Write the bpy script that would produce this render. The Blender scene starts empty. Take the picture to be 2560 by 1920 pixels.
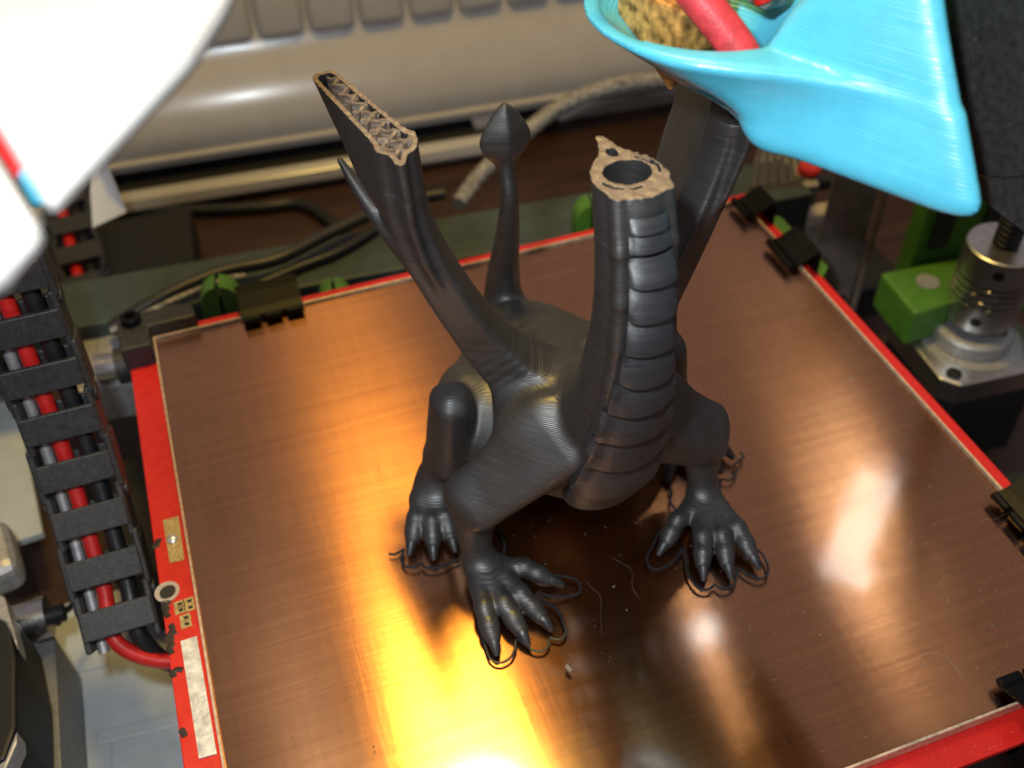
import bpy, bmesh, math, random
import numpy as np
from mathutils import Matrix, Vector

# ---------------------------------------------------------------- scene, camera, light
# all design numbers are millimetres on the printer; 1 mm = 0.01 scene units
S = 0.01
sc = bpy.context.scene
CAM = np.array([-71.52, -161.45, 207.51])
ROT = np.array([[0.94153532, 0.25006117, -0.22578896],
                [-0.33635365, 0.65900835, -0.67273637],
                [-0.01942844, 0.70934999, 0.70458862]])
cd = bpy.data.cameras.new('camera'); cam = bpy.data.objects.new('camera', cd)
sc.collection.objects.link(cam); sc.camera = cam
m4 = Matrix([list(ROT[i]) + [CAM[i] * S] for i in range(3)] + [[0, 0, 0, 1]])
cam.matrix_world = m4
cd.sensor_width = 36.0; cd.lens = 36.0 * 2568 / 2560
cd.clip_start = 0.02; cd.clip_end = 200
cd.dof.use_dof = True; cd.dof.focus_distance = 212 * S; cd.dof.aperture_fstop = 1.5
cd.dof.aperture_blades = 0

w = bpy.data.worlds.new('World'); sc.world = w; w.use_nodes = True
bg = w.node_tree.nodes['Background']
bg.inputs[0].default_value = (1.0, 0.88, 0.93, 1); bg.inputs[1].default_value = 0.19

def area(name, loc, target, size, energy, col, size_y=None, shape='DISK', spread=180):
    l = bpy.data.lights.new(name, 'AREA'); l.energy = energy; l.color = col
    l.shape = shape; l.size = size * S; l.spread = math.radians(spread)
    if size_y: l.size_y = size_y * S
    o = bpy.data.objects.new(name, l); sc.collection.objects.link(o)
    o.location = Vector(loc) * S
    o.rotation_euler = (Vector(target) - Vector(loc)).to_track_quat('-Z', 'Y').to_euler()
    return o
# camera flash, just above and left of the lens
area('camera_flash', CAM + ROT @ np.array([-28, 34, 6]), (0, -10, 40), 16, 58, (0.90, 0.96, 1.0))
# warm lamp over the far side of the printer (its streak lies on the plate)
area('warm_ceiling_lamp', (6, 158, 600), (0, 0, 0), 100, 235, (1.0, 0.67, 0.15))
# two unseen cool lights, added to put white glints on the plate
area('cool_glint_light', (250, 130, 300), (60, -30, 0), 30, 4.2, (0.92, 0.97, 1.0), 70, 'RECTANGLE')
area('small_glint_light', (142, 120, 340), (10, -50, 0), 14, 0.9, (0.92, 0.97, 1.0))

sc.view_settings.view_transform = 'Standard'; sc.view_settings.look = 'None'
sc.view_settings.exposure = 0; sc.view_settings.gamma = 1
sc.render.engine = 'CYCLES'
sc.cycles.use_denoising = True
sc.cycles.max_bounces = 8; sc.cycles.transparent_max_bounces = 12
sc.cycles.caustics_reflective = False; sc.cycles.caustics_refractive = False
sc.cycles.sample_clamp_indirect = 6

# ---------------------------------------------------------------- helpers
col = sc.collection
rnd = random.Random(7)
ORIG = {}
V_ = 2560 / 2212

def at(px, py, z=0.0):
    """the point of the horizontal plane z (mm) seen at a place in the photograph"""
    d = ROT @ np.array([(px * V_ - 1280) / 2568, -(py * V_ - 960) / 2568, -1.0])
    return CAM + d * ((z - CAM[2]) / d[2])

def at_y(px, py, y):
    d = ROT @ np.array([(px * V_ - 1280) / 2568, -(py * V_ - 960) / 2568, -1.0])
    return CAM + d * ((y - CAM[1]) / d[1])

def tag(o, label=None, cat=None, group=None, kind=None):
    if label: o['label'] = label
    if cat: o['category'] = cat
    if group: o['group'] = group
    if kind: o['kind'] = kind
    return o

def thing(name, loc, label, cat, group=None, kind=None):
    o = bpy.data.objects.new(name, None); col.objects.link(o)
    o.empty_display_size = 0.05
    o.location = Vector(loc) * S; ORIG[o.name] = np.array(loc, float)
    return tag(o, label, cat, group, kind)

class G:
    """collects pieces of one mesh, in world millimetres"""
    def __init__(s): s.v = []; s.f = []; s.sm = []
    def add(s, verts, faces, smooth=False):
        n = len(s.v); s.v += [tuple(map(float, p)) for p in verts]
        for f in faces: s.f.append([i + n for i in f]); s.sm.append(smooth)
        return s
    def bm(s, b, M=None, smooth=False):
        b.verts.ensure_lookup_table(); b.verts.index_update()
        vs = [(M @ v.co if M else v.co) for v in b.verts]
        s.add(vs, [[v.index for v in f.verts] for f in b.faces], smooth); b.free(); return s
    def box(s, c, size, rot=(0, 0, 0), bevel=0.0, seg=2, M=None, smooth=False):
        b = bmesh.new(); bmesh.ops.create_cube(b, size=1.0)
        for v in b.verts: v.co = Vector((v.co.x * size[0], v.co.y * size[1], v.co.z * size[2]))
        if bevel > 0:
            bmesh.ops.bevel(b, geom=list(b.edges), offset=bevel, segments=seg, affect='EDGES', profile=0.5)
        from mathutils import Euler
        T = Matrix.Translation(Vector(c)) @ Euler([math.radians(a) for a in rot]).to_matrix().to_4x4()
        return s.bm(b, (M @ T) if M else T, smooth)
    def lathe(s, c, prof, n=32, axis=(0, 0, 1), caps=True, smooth=True):
        """prof: list of (radius, height along axis)"""
        q = Vector((0, 0, 1)).rotation_difference(Vector(axis).normalized())
        vs = []; fs = []
        for r, h in prof:
            for i in range(n):
                a = 2 * math.pi * i / n
                vs.append(q @ Vector((r * math.cos(a), r * math.sin(a), h)) + Vector(c))
        for j in range(len(prof) - 1):
            for i in range(n):
                fs.append([j * n + i, j * n + (i + 1) % n, (j + 1) * n + (i + 1) % n, (j + 1) * n + i])
        if caps:
            fs.append(list(range(n))[::-1]); fs.append([(len(prof) - 1) * n + i for i in range(n)])
        return s.add(vs, fs, smooth)
    def cyl(s, a, b, r, n=24, r2=None, smooth=True):
        a = Vector(a); b = Vector(b); L = (b - a).length
        return s.lathe(a, [(r, 0), (r if r2 is None else r2, L)], n, (b - a), True, smooth)
    def tube(s, pts, r, n=10, sub=6, flat=1.0, up=(0, 0, 1)):
        pts = spline(pts, sub) if sub > 1 else [Vector(p) for p in pts]
        vs = []; fs = []; N = len(pts)
        for i, p in enumerate(pts):
            t = (pts[min(i + 1, N - 1)] - pts[max(i - 1, 0)]).normalized()
            u = Vector(up); a = t.cross(u)
            if a.length < 1e-3: a = t.cross(Vector((1, 0, 0)))
            a.normalize(); b = a.cross(t)
            rr = r(i / (N - 1)) if callable(r) else r
            for k in range(n):
                th = 2 * math.pi * k / n
                vs.append(p + a * (rr * math.cos(th)) + b * (rr * flat * math.sin(th)))
        for i in range(N - 1):
            for k in range(n):
                fs.append([i * n + k, i * n + (k + 1) % n, (i + 1) * n + (k + 1) % n, (i + 1) * n + k])
        fs.append(list(range(n))[::-1]); fs.append([(N - 1) * n + k for k in range(n)])
        return s.add(vs, fs, True)
    def prism(s, poly, z0, z1, M=None, bevel=0.0, smooth=False):
        """extrude a polygon in xy from z0 to z1"""
        b = bmesh.new()
        f = b.faces.new([b.verts.new((p[0], p[1], z0)) for p in poly])
        if f.normal.z > 0: f.normal_flip()
        r = bmesh.ops.extrude_face_region(b, geom=[f])
        for e in r['geom']:
            if isinstance(e, bmesh.types.BMVert): e.co.z = z1
        bmesh.ops.recalc_face_normals(b, faces=list(b.faces))
        if bevel > 0: bmesh.ops.bevel(b, geom=list(b.edges), offset=bevel, segments=2, affect='EDGES', profile=0.5)
        return s.bm(b, M, smooth)
    def build(s, name, mat, parent=None, origin=None, **kw):
        if parent is not None: org = ORIG[parent.name]
        elif origin is not None: org = np.array(origin, float)
        else:
            a = np.array(s.v); org = np.array([(a[:, 0].min() + a[:, 0].max()) / 2, (a[:, 1].min() + a[:, 1].max()) / 2, a[:, 2].min()])
        me = bpy.data.meshes.new(name)
        a = (np.array(s.v) - org) * S
        me.from_pydata(a.tolist(), [], s.f)
        me.polygons.foreach_set('use_smooth', s.sm); me.update()
        return link(name, me, mat, parent, org, **kw)

def link(name, me, mat, parent, org, **kw):
    o = bpy.data.objects.new(name, me); col.objects.link(o)
    me.materials.append(MAT[mat] if isinstance(mat, str) else mat)
    if parent is not None: o.parent = parent
    else: o.location = Vector(org) * S
    ORIG[o.name] = np.array(org, float)
    if any(me.polygons[i].use_smooth for i in range(0, len(me.polygons), max(1, len(me.polygons) // 50))):
        try: me.set_sharp_from_angle(angle=math.radians(38))
        except Exception: pass
    return tag(o, **kw)

def spline(pts, sub=6):
    P = [Vector(p) for p in pts]; P = [P[0] * 2 - P[1]] + P + [P[-1] * 2 - P[-2]]
    out = []
    for i in range(1, len(P) - 2):
        for k in range(sub):
            t = k / sub
            a, b, c, d = P[i - 1], P[i], P[i + 1], P[i + 2]
            out.append(0.5 * ((2 * b) + (c - a) * t + (2 * a - 5 * b + 4 * c - d) * t * t + (3 * b - a - 3 * c + d) * t ** 3))
    out.append(P[-2]); return out

# ---------------------------------------------------------------- materials
MAT = {}
def mat(name, colr, rough=0.5, metal=0.0, spec=0.5, var=0.0, vscale=60, bump=0.0, bscale=200, coat=0.0, stretch=(1, 1, 1), rvar=0.0, dust=0.0, sheen=0.0):
    m = bpy.data.materials.new(name); m.use_nodes = True; MAT[name] = m
    nt = m.node_tree; N = nt.nodes; L = nt.links; b = N['Principled BSDF']
    b.inputs['Base Color'].default_value = (*colr, 1); b.inputs['Roughness'].default_value = rough
    b.inputs['Metallic'].default_value = metal; b.inputs['Specular IOR Level'].default_value = spec
    b.inputs['Coat Weight'].default_value = coat; b.inputs['Coat Roughness'].default_value = 0.15
    geo = N.new('ShaderNodeNewGeometry'); mp = N.new('ShaderNodeMapping'); mp.inputs['Scale'].default_value = stretch
    L.new(geo.outputs['Position'], mp.inputs['Vector'])
    if var > 0 or rvar > 0:
        n = N.new('ShaderNodeTexNoise'); n.inputs['Scale'].default_value = vscale; n.inputs['Detail'].default_value = 5
        L.new(mp.outputs[0], n.inputs['Vector'])
        if var > 0:
            mx = N.new('ShaderNodeMix'); mx.data_type = 'RGBA'
            mx.inputs[6].default_value = (*[c * (1 - var) for c in colr], 1)
            mx.inputs[7].default_value = (*[min(1, c * (1 + var) + var * 0.01) for c in colr], 1)
            cr = N.new('ShaderNodeMapRange'); cr.inputs[1].default_value = .3; cr.inputs[2].default_value = .7
            L.new(n.outputs['Fac'], cr.inputs[0]); L.new(cr.outputs[0], mx.inputs[0])
            last = mx.outputs[2]
            if dust > 0:
                n2 = N.new('ShaderNodeTexNoise'); n2.inputs['Scale'].default_value = 130; n2.inputs['Detail'].default_value = 2
                L.new(geo.outputs['Position'], n2.inputs['Vector'])
                c2 = N.new('ShaderNodeMapRange'); c2.inputs[1].default_value = .68; c2.inputs[2].default_value = .74; c2.inputs[4].default_value = dust
                L.new(n2.outputs['Fac'], c2.inputs[0])
                m2 = N.new('ShaderNodeMix'); m2.data_type = 'RGBA'; m2.inputs[7].default_value = (.45, .42, .38, 1)
                L.new(last, m2.inputs[6]); L.new(c2.outputs[0], m2.inputs[0]); last = m2.outputs[2]
            L.new(last, b.inputs['Base Color'])
        if rvar > 0:
            rr = N.new('ShaderNodeMapRange'); rr.inputs[3].default_value = max(.02, rough - rvar); rr.inputs[4].default_value = min(1, rough + rvar)
            L.new(n.outputs['Fac'], rr.inputs[0]); L.new(rr.outputs[0], b.inputs['Roughness'])
    if bump > 0:
        n = N.new('ShaderNodeTexNoise'); n.inputs['Scale'].default_value = bscale; n.inputs['Detail'].default_value = 3
        L.new(mp.outputs[0], n.inputs['Vector'])
        bp = N.new('ShaderNodeBump'); bp.inputs['Strength'].default_value = bump; bp.inputs['Distance'].default_value = 0.003
        L.new(n.outputs['Fac'], bp.inputs['Height']); L.new(bp.outputs[0], b.inputs['Normal'])
    return m

def layered(name, colr, rough, period=0.30, strength=0.35, spec=0.5, var=0.15):
    """printed plastic: horizontal layer lines as fine relief"""
    m = mat(name, colr, rough, spec=spec, var=var, vscale=25, rvar=0.06)
    nt = m.node_tree; N = nt.nodes; L = nt.links; b = N['Principled BSDF']
    geo = N.new('ShaderNodeNewGeometry'); sp = N.new('ShaderNodeSeparateXYZ'); L.new(geo.outputs['Position'], sp.inputs[0])
    mu = N.new('ShaderNodeMath'); mu.operation = 'MULTIPLY'; mu.inputs[1].default_value = 2 * math.pi / (period * S)
    L.new(sp.outputs['Z'], mu.inputs[0])
    si = N.new('ShaderNodeMath'); si.operation = 'SINE'; L.new(mu.outputs[0], si.inputs[0])
    mp = N.new('ShaderNodeMapping'); mp.inputs['Scale'].default_value = (6, 6, 160)
    L.new(geo.outputs['Position'], mp.inputs[0])
    n = N.new('ShaderNodeTexNoise'); n.inputs['Scale'].default_value = 1.2; n.inputs['Detail'].default_value = 3
    L.new(mp.outputs[0], n.inputs['Vector'])
    ad = N.new('ShaderNodeMath'); ad.operation = 'MULTIPLY_ADD'; ad.inputs[1].default_value = 0.22
    L.new(si.outputs[0], ad.inputs[0]); L.new(n.outputs['Fac'], ad.inputs[2])
    rr = N.new('ShaderNodeMapRange'); rr.inputs[1].default_value = .3; rr.inputs[2].default_value = .7
    rr.inputs[3].default_value = rough - .07; rr.inputs[4].default_value = rough + .09
    L.new(n.outputs['Fac'], rr.inputs[0]); L.new(rr.outputs[0], b.inputs['Roughness'])
    bp = N.new('ShaderNodeBump'); bp.inputs['Strength'].default_value = strength; bp.inputs['Distance'].default_value = 0.0016
    L.new(ad.outputs[0], bp.inputs['Height']); L.new(bp.outputs[0], b.inputs['Normal'])
    return m

layered('black_print', (0.0185, 0.0172, 0.0163), 0.48, spec=1.0, strength=0.45)
layered('black_scale', (0.0145, 0.0155, 0.0185), 0.44, spec=1.0, strength=0.4)
layered('black_claw', (0.016, 0.016, 0.017), 0.46, spec=0.8)
mat('rim_lamp_sheen', (0.21, 0.152, 0.105), 0.42, var=0.25, vscale=150, bump=0.35, bscale=160)  # tan is warm lamp sheen put into the colour of black plastic
mat('infill', (0.17, 0.125, 0.09), 0.40, var=0.3, vscale=200, bump=0.7, bscale=300, stretch=(.2, .2, 1))  # black infill with the lamp's warm sheen painted into its colour
mat('skirt_plastic', (0.014, 0.014, 0.017), 0.4)
layered('cyan_print', (0.09, 0.50, 0.68), 0.30, period=0.55, strength=0.4, var=0.06)
layered('green_print', (0.065, 0.18, 0.018), 0.45, period=0.6, strength=0.12, var=0.12)
mat('white_plastic', (0.43, 0.42, 0.40), 0.45, var=0.03)
mat('appliance_white', (0.43, 0.405, 0.37), 0.25, var=0.04, vscale=8, coat=0.2)
mat('gap_shade', (0.012, 0.011, 0.011), 0.6)  # near-black that paints in the shade under the lip
mat('red_board', (0.60, 0.014, 0.010), 0.42, var=0.05, vscale=30, rvar=0.12, dust=0.25)
mat('gold_pad', (0.50, 0.40, 0.20), 0.45, metal=0.6, var=0.3, vscale=150)
mat('solder', (0.62, 0.62, 0.60), 0.55, metal=0.35, var=0.28, vscale=45, bump=0.6, bscale=90)
mat('solder_blob', (0.85, 0.85, 0.83), 0.25, metal=0.7)
mat('marker_ink', (0.02, 0.012, 0.012), 0.6)
mat('dark_hole', (0.02, 0.018, 0.017), 0.7)
mat('glass_edge', (0.55, 0.40, 0.28), 0.30, var=0.3, vscale=60, coat=0.4)
mat('black_plastic', (0.021, 0.021, 0.022), 0.48, var=0.35, vscale=70, bump=0.25, bscale=220, dust=0.10)
mat('black_steel', (0.005, 0.005, 0.005), 0.4, spec=0.1, var=0.2)
mat('black_cable', (0.012, 0.012, 0.013), 0.4)
mat('red_cable', (0.55, 0.016, 0.013), 0.35, var=0.1, coat=0.2)
mat('steel', (0.60, 0.60, 0.60), 0.26, metal=1.0, var=0.06, rvar=0.08, vscale=60)
mat('brushed_alu', (0.62, 0.61, 0.60), 0.34, metal=1.0, var=0.12, vscale=50, rvar=0.1, stretch=(1, 1, 6))
mat('dull_alu', (0.40, 0.40, 0.40), 0.5, metal=0.6, var=0.2, vscale=60)
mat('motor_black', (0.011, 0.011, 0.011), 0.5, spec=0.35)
mat('column_metal', (0.20, 0.16, 0.135), 0.5, metal=0.2, var=0.25, vscale=14, bump=0.1, bscale=120)
mat('frame_paint', (0.036, 0.052, 0.047), 0.55, var=0.2, vscale=10)
mat('base_grey', (0.42, 0.45, 0.45), 0.5, var=0.08, vscale=12)
mat('grey_alu', (0.20, 0.20, 0.20), 0.45, metal=0.4, var=0.15, vscale=40)
mat('card_white', (0.85, 0.84, 0.84), 0.6, var=0.02)
mat('braid', (0.23, 0.215, 0.19), 0.5, var=0.8, vscale=60, bump=0.8, bscale=140)
mat('brass_block', (0.62, 0.27, 0.07), 0.32, metal=0.3, var=0.8, vscale=45, bump=0.4, bscale=90)
mat('pink_sleeve', (0.62, 0.045, 0.055), 0.45, var=0.25, vscale=40, bump=0.4)
mat('orange_tape', (0.80, 0.13, 0.015), 0.28, var=0.4, vscale=80, bump=0.9, bscale=60, coat=0.5)
mat('orange_bead', (0.80, 0.34, 0.05), 0.35)
mat('burnt_block', (0.16, 0.155, 0.15), 0.5, var=0.7, vscale=60, bump=0.5)
mat('dust', (0.20, 0.165, 0.13), 0.8)
mat('beige_block', (0.46, 0.39, 0.33), 0.5, var=0.06)
mat('stripe_light', (0.30, 0.27, 0.25), 0.5)
mat('stripe_dark', (0.06, 0.06, 0.06), 0.5)
mat('red_button', (0.65, 0.03, 0.02), 0.4)

def wood():
    m = mat('table_wood', (0.034, 0.013, 0.007), 0.5, var=0.4, vscale=1.6, stretch=(1, 9, 1), bump=0.15, bscale=10)
wood()

def plate_material():
    m = bpy.data.materials.new('brushed_copper_sheet'); m.use_nodes = True; MAT['copper_sheet'] = m
    nt = m.node_tree; N = nt.nodes; L = nt.links; b = N['Principled BSDF']
    b.inputs['Metallic'].default_value = 1.0
    geo = N.new('ShaderNodeNewGeometry')
    def noise(scale, st, det=4):
        mp = N.new('ShaderNodeMapping'); mp.inputs['Scale'].default_value = st
        L.new(geo.outputs['Position'], mp.inputs[0])
        n = N.new('ShaderNodeTexNoise'); n.inputs['Scale'].default_value = scale; n.inputs['Detail'].default_value = det
        L.new(mp.outputs[0], n.inputs['Vector']); return n.outputs['Fac']
    a = noise(1.0, (1.6, 120, 1), 6); c = noise(1.0, (60, 3.0, 1), 4); big = noise(2.2, (1, 1, 1), 3)
    mx = N.new('ShaderNodeMix'); mx.data_type = 'RGBA'
    mx.inputs[6].default_value = (0.64, 0.27, 0.105, 1); mx.inputs[7].default_value = (0.90, 0.425, 0.18, 1)
    a2 = noise(1.0, (1.0, 48, 1), 4); am = N.new('ShaderNodeMath'); am.operation = 'ADD'; L.new(a, am.inputs[0]); L.new(a2, am.inputs[1])
    s1 = N.new('ShaderNodeMath'); s1.operation = 'MULTIPLY_ADD'; s1.inputs[1].default_value = 0.38
    L.new(am.outputs[0], s1.inputs[0])
    s2 = N.new('ShaderNodeMath'); s2.operation = 'MULTIPLY'; s2.inputs[1].default_value = 0.24; L.new(c, s2.inputs[0]); L.new(s2.outputs[0], s1.inputs[2])
    cr = N.new('ShaderNodeMapRange'); cr.inputs[1].default_value = .3; cr.inputs[2].default_value = .7
    L.new(s1.outputs[0], cr.inputs[0]); L.new(cr.outputs[0], mx.inputs[0]); L.new(mx.outputs[2], b.inputs['Base Color'])
    rr = N.new('ShaderNodeMapRange'); rr.inputs[3].default_value = 0.16; rr.inputs[4].default_value = 0.215
    L.new(big, rr.inputs[0]); L.new(rr.outputs[0], b.inputs['Roughness'])
    b.inputs['Anisotropic'].default_value = 0.97
    tg = N.new('ShaderNodeCombineXYZ'); tg.inputs[1].default_value = 1.0; L.new(tg.outputs[0], b.inputs['Tangent'])
    bp = N.new('ShaderNodeBump'); bp.inputs['Strength'].default_value = 0.12; bp.inputs['Distance'].default_value = 0.002
    L.new(s1.outputs[0], bp.inputs['Height']); L.new(bp.outputs[0], b.inputs['Normal'])
plate_material()

def glass_material():
    m = bpy.data.materials.new('clear_glass'); m.use_nodes = True; MAT['glass'] = m
    nt = m.node_tree; N = nt.nodes; L = nt.links
    for n in list(N): N.remove(n)
    out = N.new('ShaderNodeOutputMaterial'); geo = N.new('ShaderNodeNewGeometry')
    dt = N.new('ShaderNodeVectorMath'); dt.operation = 'DOT_PRODUCT'
    L.new(geo.outputs['Normal'], dt.inputs[0]); L.new(geo.outputs['Incoming'], dt.inputs[1])
    ab = N.new('ShaderNodeMath'); ab.operation = 'ABSOLUTE'; L.new(dt.outputs['Value'], ab.inputs[0])
    om = N.new('ShaderNodeMath'); om.operation = 'SUBTRACT'; om.inputs[0].default_value = 1; L.new(ab.outputs[0], om.inputs[1])
    pw = N.new('ShaderNodeMath'); pw.operation = 'POWER'; pw.inputs[1].default_value = 5; L.new(om.outputs[0], pw.inputs[0])
    fr = N.new('ShaderNodeMath'); fr.operation = 'MULTIPLY_ADD'; fr.inputs[1].default_value = 0.95; fr.inputs[2].default_value = 0.045
    L.new(pw.outputs[0], fr.inputs[0])
    tr = N.new('ShaderNodeBsdfTransparent'); tr.inputs[0].default_value = (.97, .97, .96, 1)
    gl = N.new('ShaderNodeBsdfGlossy'); gl.inputs['Roughness'].default_value = 0.11
    sm = N.new('ShaderNodeTexNoise'); sm.inputs['Scale'].default_value = 3.5; sm.inputs['Detail'].default_value = 6; sm.inputs['Distortion'].default_value = .6
    L.new(geo.outputs['Position'], sm.inputs['Vector'])
    sr = N.new('ShaderNodeMapRange'); sr.inputs[1].default_value = .35; sr.inputs[2].default_value = .7; sr.inputs[3].default_value = .045; sr.inputs[4].default_value = .13
    L.new(sm.outputs['Fac'], sr.inputs[0]); L.new(sr.outputs[0], gl.inputs['Roughness'])
    mx = N.new('ShaderNodeMixShader'); L.new(fr.outputs[0], mx.inputs[0]); L.new(tr.outputs[0], mx.inputs[1]); L.new(gl.outputs[0], mx.inputs[2])
    L.new(mx.outputs[0], out.inputs[0])
glass_material()
# ---------------------------------------------------------------- the setting behind and under the printer
ZT_ = -86.0
G().box((0, 250, ZT_ - 12), (2400, 1400, 24)).build('table_top', 'table_wood', kind='structure')
AX = math.radians(-4.4)
EX = np.array([math.cos(AX), math.sin(AX), 0]); EY = np.array([-math.sin(AX), math.cos(AX), 0])
def frame(o, rz=AX): return Matrix.Translation(Vector(o)) @ Matrix.Rotation(rz, 4, 'Z')

# white appliance behind the printer
FA = frame((40, 291, 0))
app = thing('office_printer', (40, 300, ZT_), 'white plastic office machine with a row of ribs standing behind the printer', 'machine')
def extr(prof, x0, x1, M):
    vs = [M @ Vector((x, p[0], p[1])) for x in (x0, x1) for p in prof]; n = len(prof)
    return vs, [[i, (i + 1) % n, n + (i + 1) % n, n + i] for i in range(n)] + [list(range(n))[::-1], [n + i for i in range(n)]]
shell_p = [(3, -61), (2, -57.5), (3.5, -50), (7, -42), (12, -34), (17, -28), (22, -22), (25, -10), (26, 10), (28, 60), (60, 90), (240, 120), (240, -61)]
G().add(*extr(shell_p, -330, 420, FA), True).build('upper_shell', 'appliance_white', app)
G().add(*extr([(0.5, -66.5), (-1, -62.2), (3.4, -61.6), (240, -61.6), (240, -66.5)], -330, 420, FA)).build('lip', 'appliance_white', app)
G().add(*extr([(26, -86), (26, -67), (240, -67), (240, -86)], -330, 420, FA)).build('dark_recess', 'gap_shade', app)
G().add(*extr([(-10, -83), (-12, -80), (-11.2, -75.2), (-8, -73), (-6, -73), (-6, -83)], -330, 46, FA), True).build('lower_tray', 'appliance_white', app)
G().add(*extr([(-5.8, -74), (-5.8, -73.2), (25.9, -72.6), (25.9, -74)], -330, 46, FA)).build('gap_shade_sheet', 'gap_shade', app)  # black sheet over the tray top, painting the shade of the gap
G().add(*extr([(16, -85.9), (16, -78), (24, -75), (24, -85.9)], 74, 420, FA)).build('lower_tray', 'appliance_white', app)
vs = [FA @ Vector(p) for p in ((22 + a, b, z) for a, b, z in ((0, 0, -67), (13, 0, -67), (13, 10, -67), (0, 10, -67), (6, 1, -85.8), (11, 1, -85.8), (11, 8, -85.8), (6, 8, -85.8)))]
G().add(vs, [[3, 2, 1, 0], [4, 5, 6, 7], [0, 1, 5, 4], [1, 2, 6, 5], [2, 3, 7, 6], [3, 0, 4, 7]]).build('foot', 'appliance_white', app)
for k in range(10):          # pillow-shaped ribs along the upper shell
    xc = -113 + k * 24.5
    G().box((0, 0, 0), (22.5, 12, 34), (-8, 0, 0), 5.0, 4, M=FA @ Matrix.Translation((xc, 26.5, -4)), smooth=True).build('rib', 'appliance_white', app)

# grey base panel with embossed slots, lower left
pan = thing('base_panel', (-150, 20, -78), 'pale grey base panel with raised slots under the left of the bed', 'panel')
G().box((-100, -30, -79), (190, 190, 3), (0, 0, -2), 0.8).build('sheet', 'base_grey', pan)
for c, sz in (((at(155, 1442, -77)), (22, 4.6, 1.6)), ((at(335, 1566, -77)), (34, 4.6, 1.6)), ((at(60, 1590, -77)), (18, 5, 1.6)), ((at(180, 1640, -77)), (16, 14, 1.2))):
    G().box((c[0], c[1], -77.4), sz, (0, 0, -6), 0.7).build('raised_slot', 'base_grey', pan)
p0, p1, p2, p3 = at(-60, 780, -60), at(22, 800, -60), at(92, 1150, -60), at(-60, 1200, -60)
G().prism([p[:2] for p in (p0, p1, p2, p3)], -63, -60, None, 0.4).build('side_panel', 'base_grey', label='pale grey flat panel at the left edge behind the cable chain', cat='panel')

# dark green-grey frame rail behind the bed
FB = frame((-20, 128, -20))
G().box((0, 10, -12), (330, 26, 24), (0, 0, 0), 0.8, M=FB).build('frame_rail', 'frame_paint', label='dark green grey metal rail crossing behind the bed', cat='rail')

# ---------------------------------------------------------------- heated bed and print plate
bed = thing('heated_bed', (0, 0, -6), 'red circuit board heated bed under the copper plate', 'heated bed')
board = G().box((-1.0, 0.3, -4.6), (215, 202.5, 1.7), (0, 0, 0), 0.25).build('circuit_board', 'red_board', bed)
ZP = -3.75
def flat(poly, z, th=0.25): return G().prism([(p[0], p[1]) for p in poly], z, z + th)
def quad(c, w, h, rz=0.0):
    a = math.radians(rz); return [(c[0] + x * math.cos(a) - y * math.sin(a), c[1] + x * math.sin(a) + y * math.cos(a)) for x, y in ((-w, -h), (w, -h), (w, h), (-w, h))]
c6 = lambda x, y: at((300 + x / 2.305) / V_, (1200 + y / 2.305) / V_, ZP)       # places read off the board's left margin
pad = [c6(248, 235), c6(338, 210), c6(372, 462), c6(288, 480)]
flat(pad, ZP, 0.2).build('gold_pad', 'gold_pad', bed, label='bare gold pad with a solder blob')
b_ = c6(305, 345); G().lathe((b_[0], b_[1], ZP + .15), [(1.5, 0), (1.4, .6), (.9, 1.0), (.2, 1.15)], 16).build('solder_blob', 'solder_blob', bed)
sp = [c6(352, 935), c6(445, 905), c6(560, 1582), c6(458, 1610)]
flat(sp, ZP, 0.5).build('solder_strip', 'solder', bed, label='long grey tinned strip along the left margin')
for x, y in ((342, 718), (347, 752), (396, 700), (402, 736), (377, 796), (382, 832)):
    c = c6(x, y); flat(quad(c, 1.25, 1.0, 4), ZP, .15).build('contact_pad', 'gold_pad', bed)
    G().box((c[0] + .2, c[1], ZP + .2), (1.1, .8, .12)).build('contact_mark', 'dark_hole', bed)
c = c6(272, 645)
G().lathe((c[0], c[1], ZP), [(3.0, 0), (3.0, .18), (2.1, .18), (2.1, 0.02)], 28).build('hole_ring', 'beige_block', bed)
G().lathe((c[0] + .2, c[1] - .2, ZP + .02), [(2.05, 0), (2.05, .06)], 24).build('mounting_hole', 'dark_hole', bed)
for st in (((238, 706), (284, 697), (250, 738), (272, 742), (262, 765), (282, 790)), ((292, 832), (302, 868), (262, 925), (312, 905)), ((326, 872), (278, 905), (300, 950), (284, 965), (300, 1003)),
           ((300, 1098), (312, 1136)), ((303, 1112), (330, 1092), (362, 1096)), ((188, 382), (214, 380), (216, 352), (238, 350)), ((345, 1440), (362, 1450), (374, 1480))):
    G().tube([c6(*p) + np.array([0, 0, .05]) for p in st], 0.72, 8, 4, 0.2).build('marker_writing', 'marker_ink', bed)

plate_t = thing('print_plate', (0, 0, -3.7), 'brushed copper coloured print plate under clear glass', 'print plate')
G().box((0, 0, -2.4), (199.2, 187.6, 2.2)).build('copper_sheet', 'copper_sheet', plate_t)
G().box((0, 0, -0.62), (199.2, 187.6, 1.16)).build('glass_pane', 'glass', plate_t)
hw, hd = 100.0, 94.28
for c, sz in (((0, hd - .1, -1.72), (200.4, .6, 3.5)), ((0, -hd + .1, -1.72), (200.4, .6, 3.5)), ((hw - .1, 0, -1.72), (.6, 187.8, 3.5)), ((-hw + .1, 0, -1.72), (.6, 187.8, 3.5))):
    G().box(c, sz, (0, 0, 0), .12).build('ground_edge', 'glass_edge', plate_t)
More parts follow.
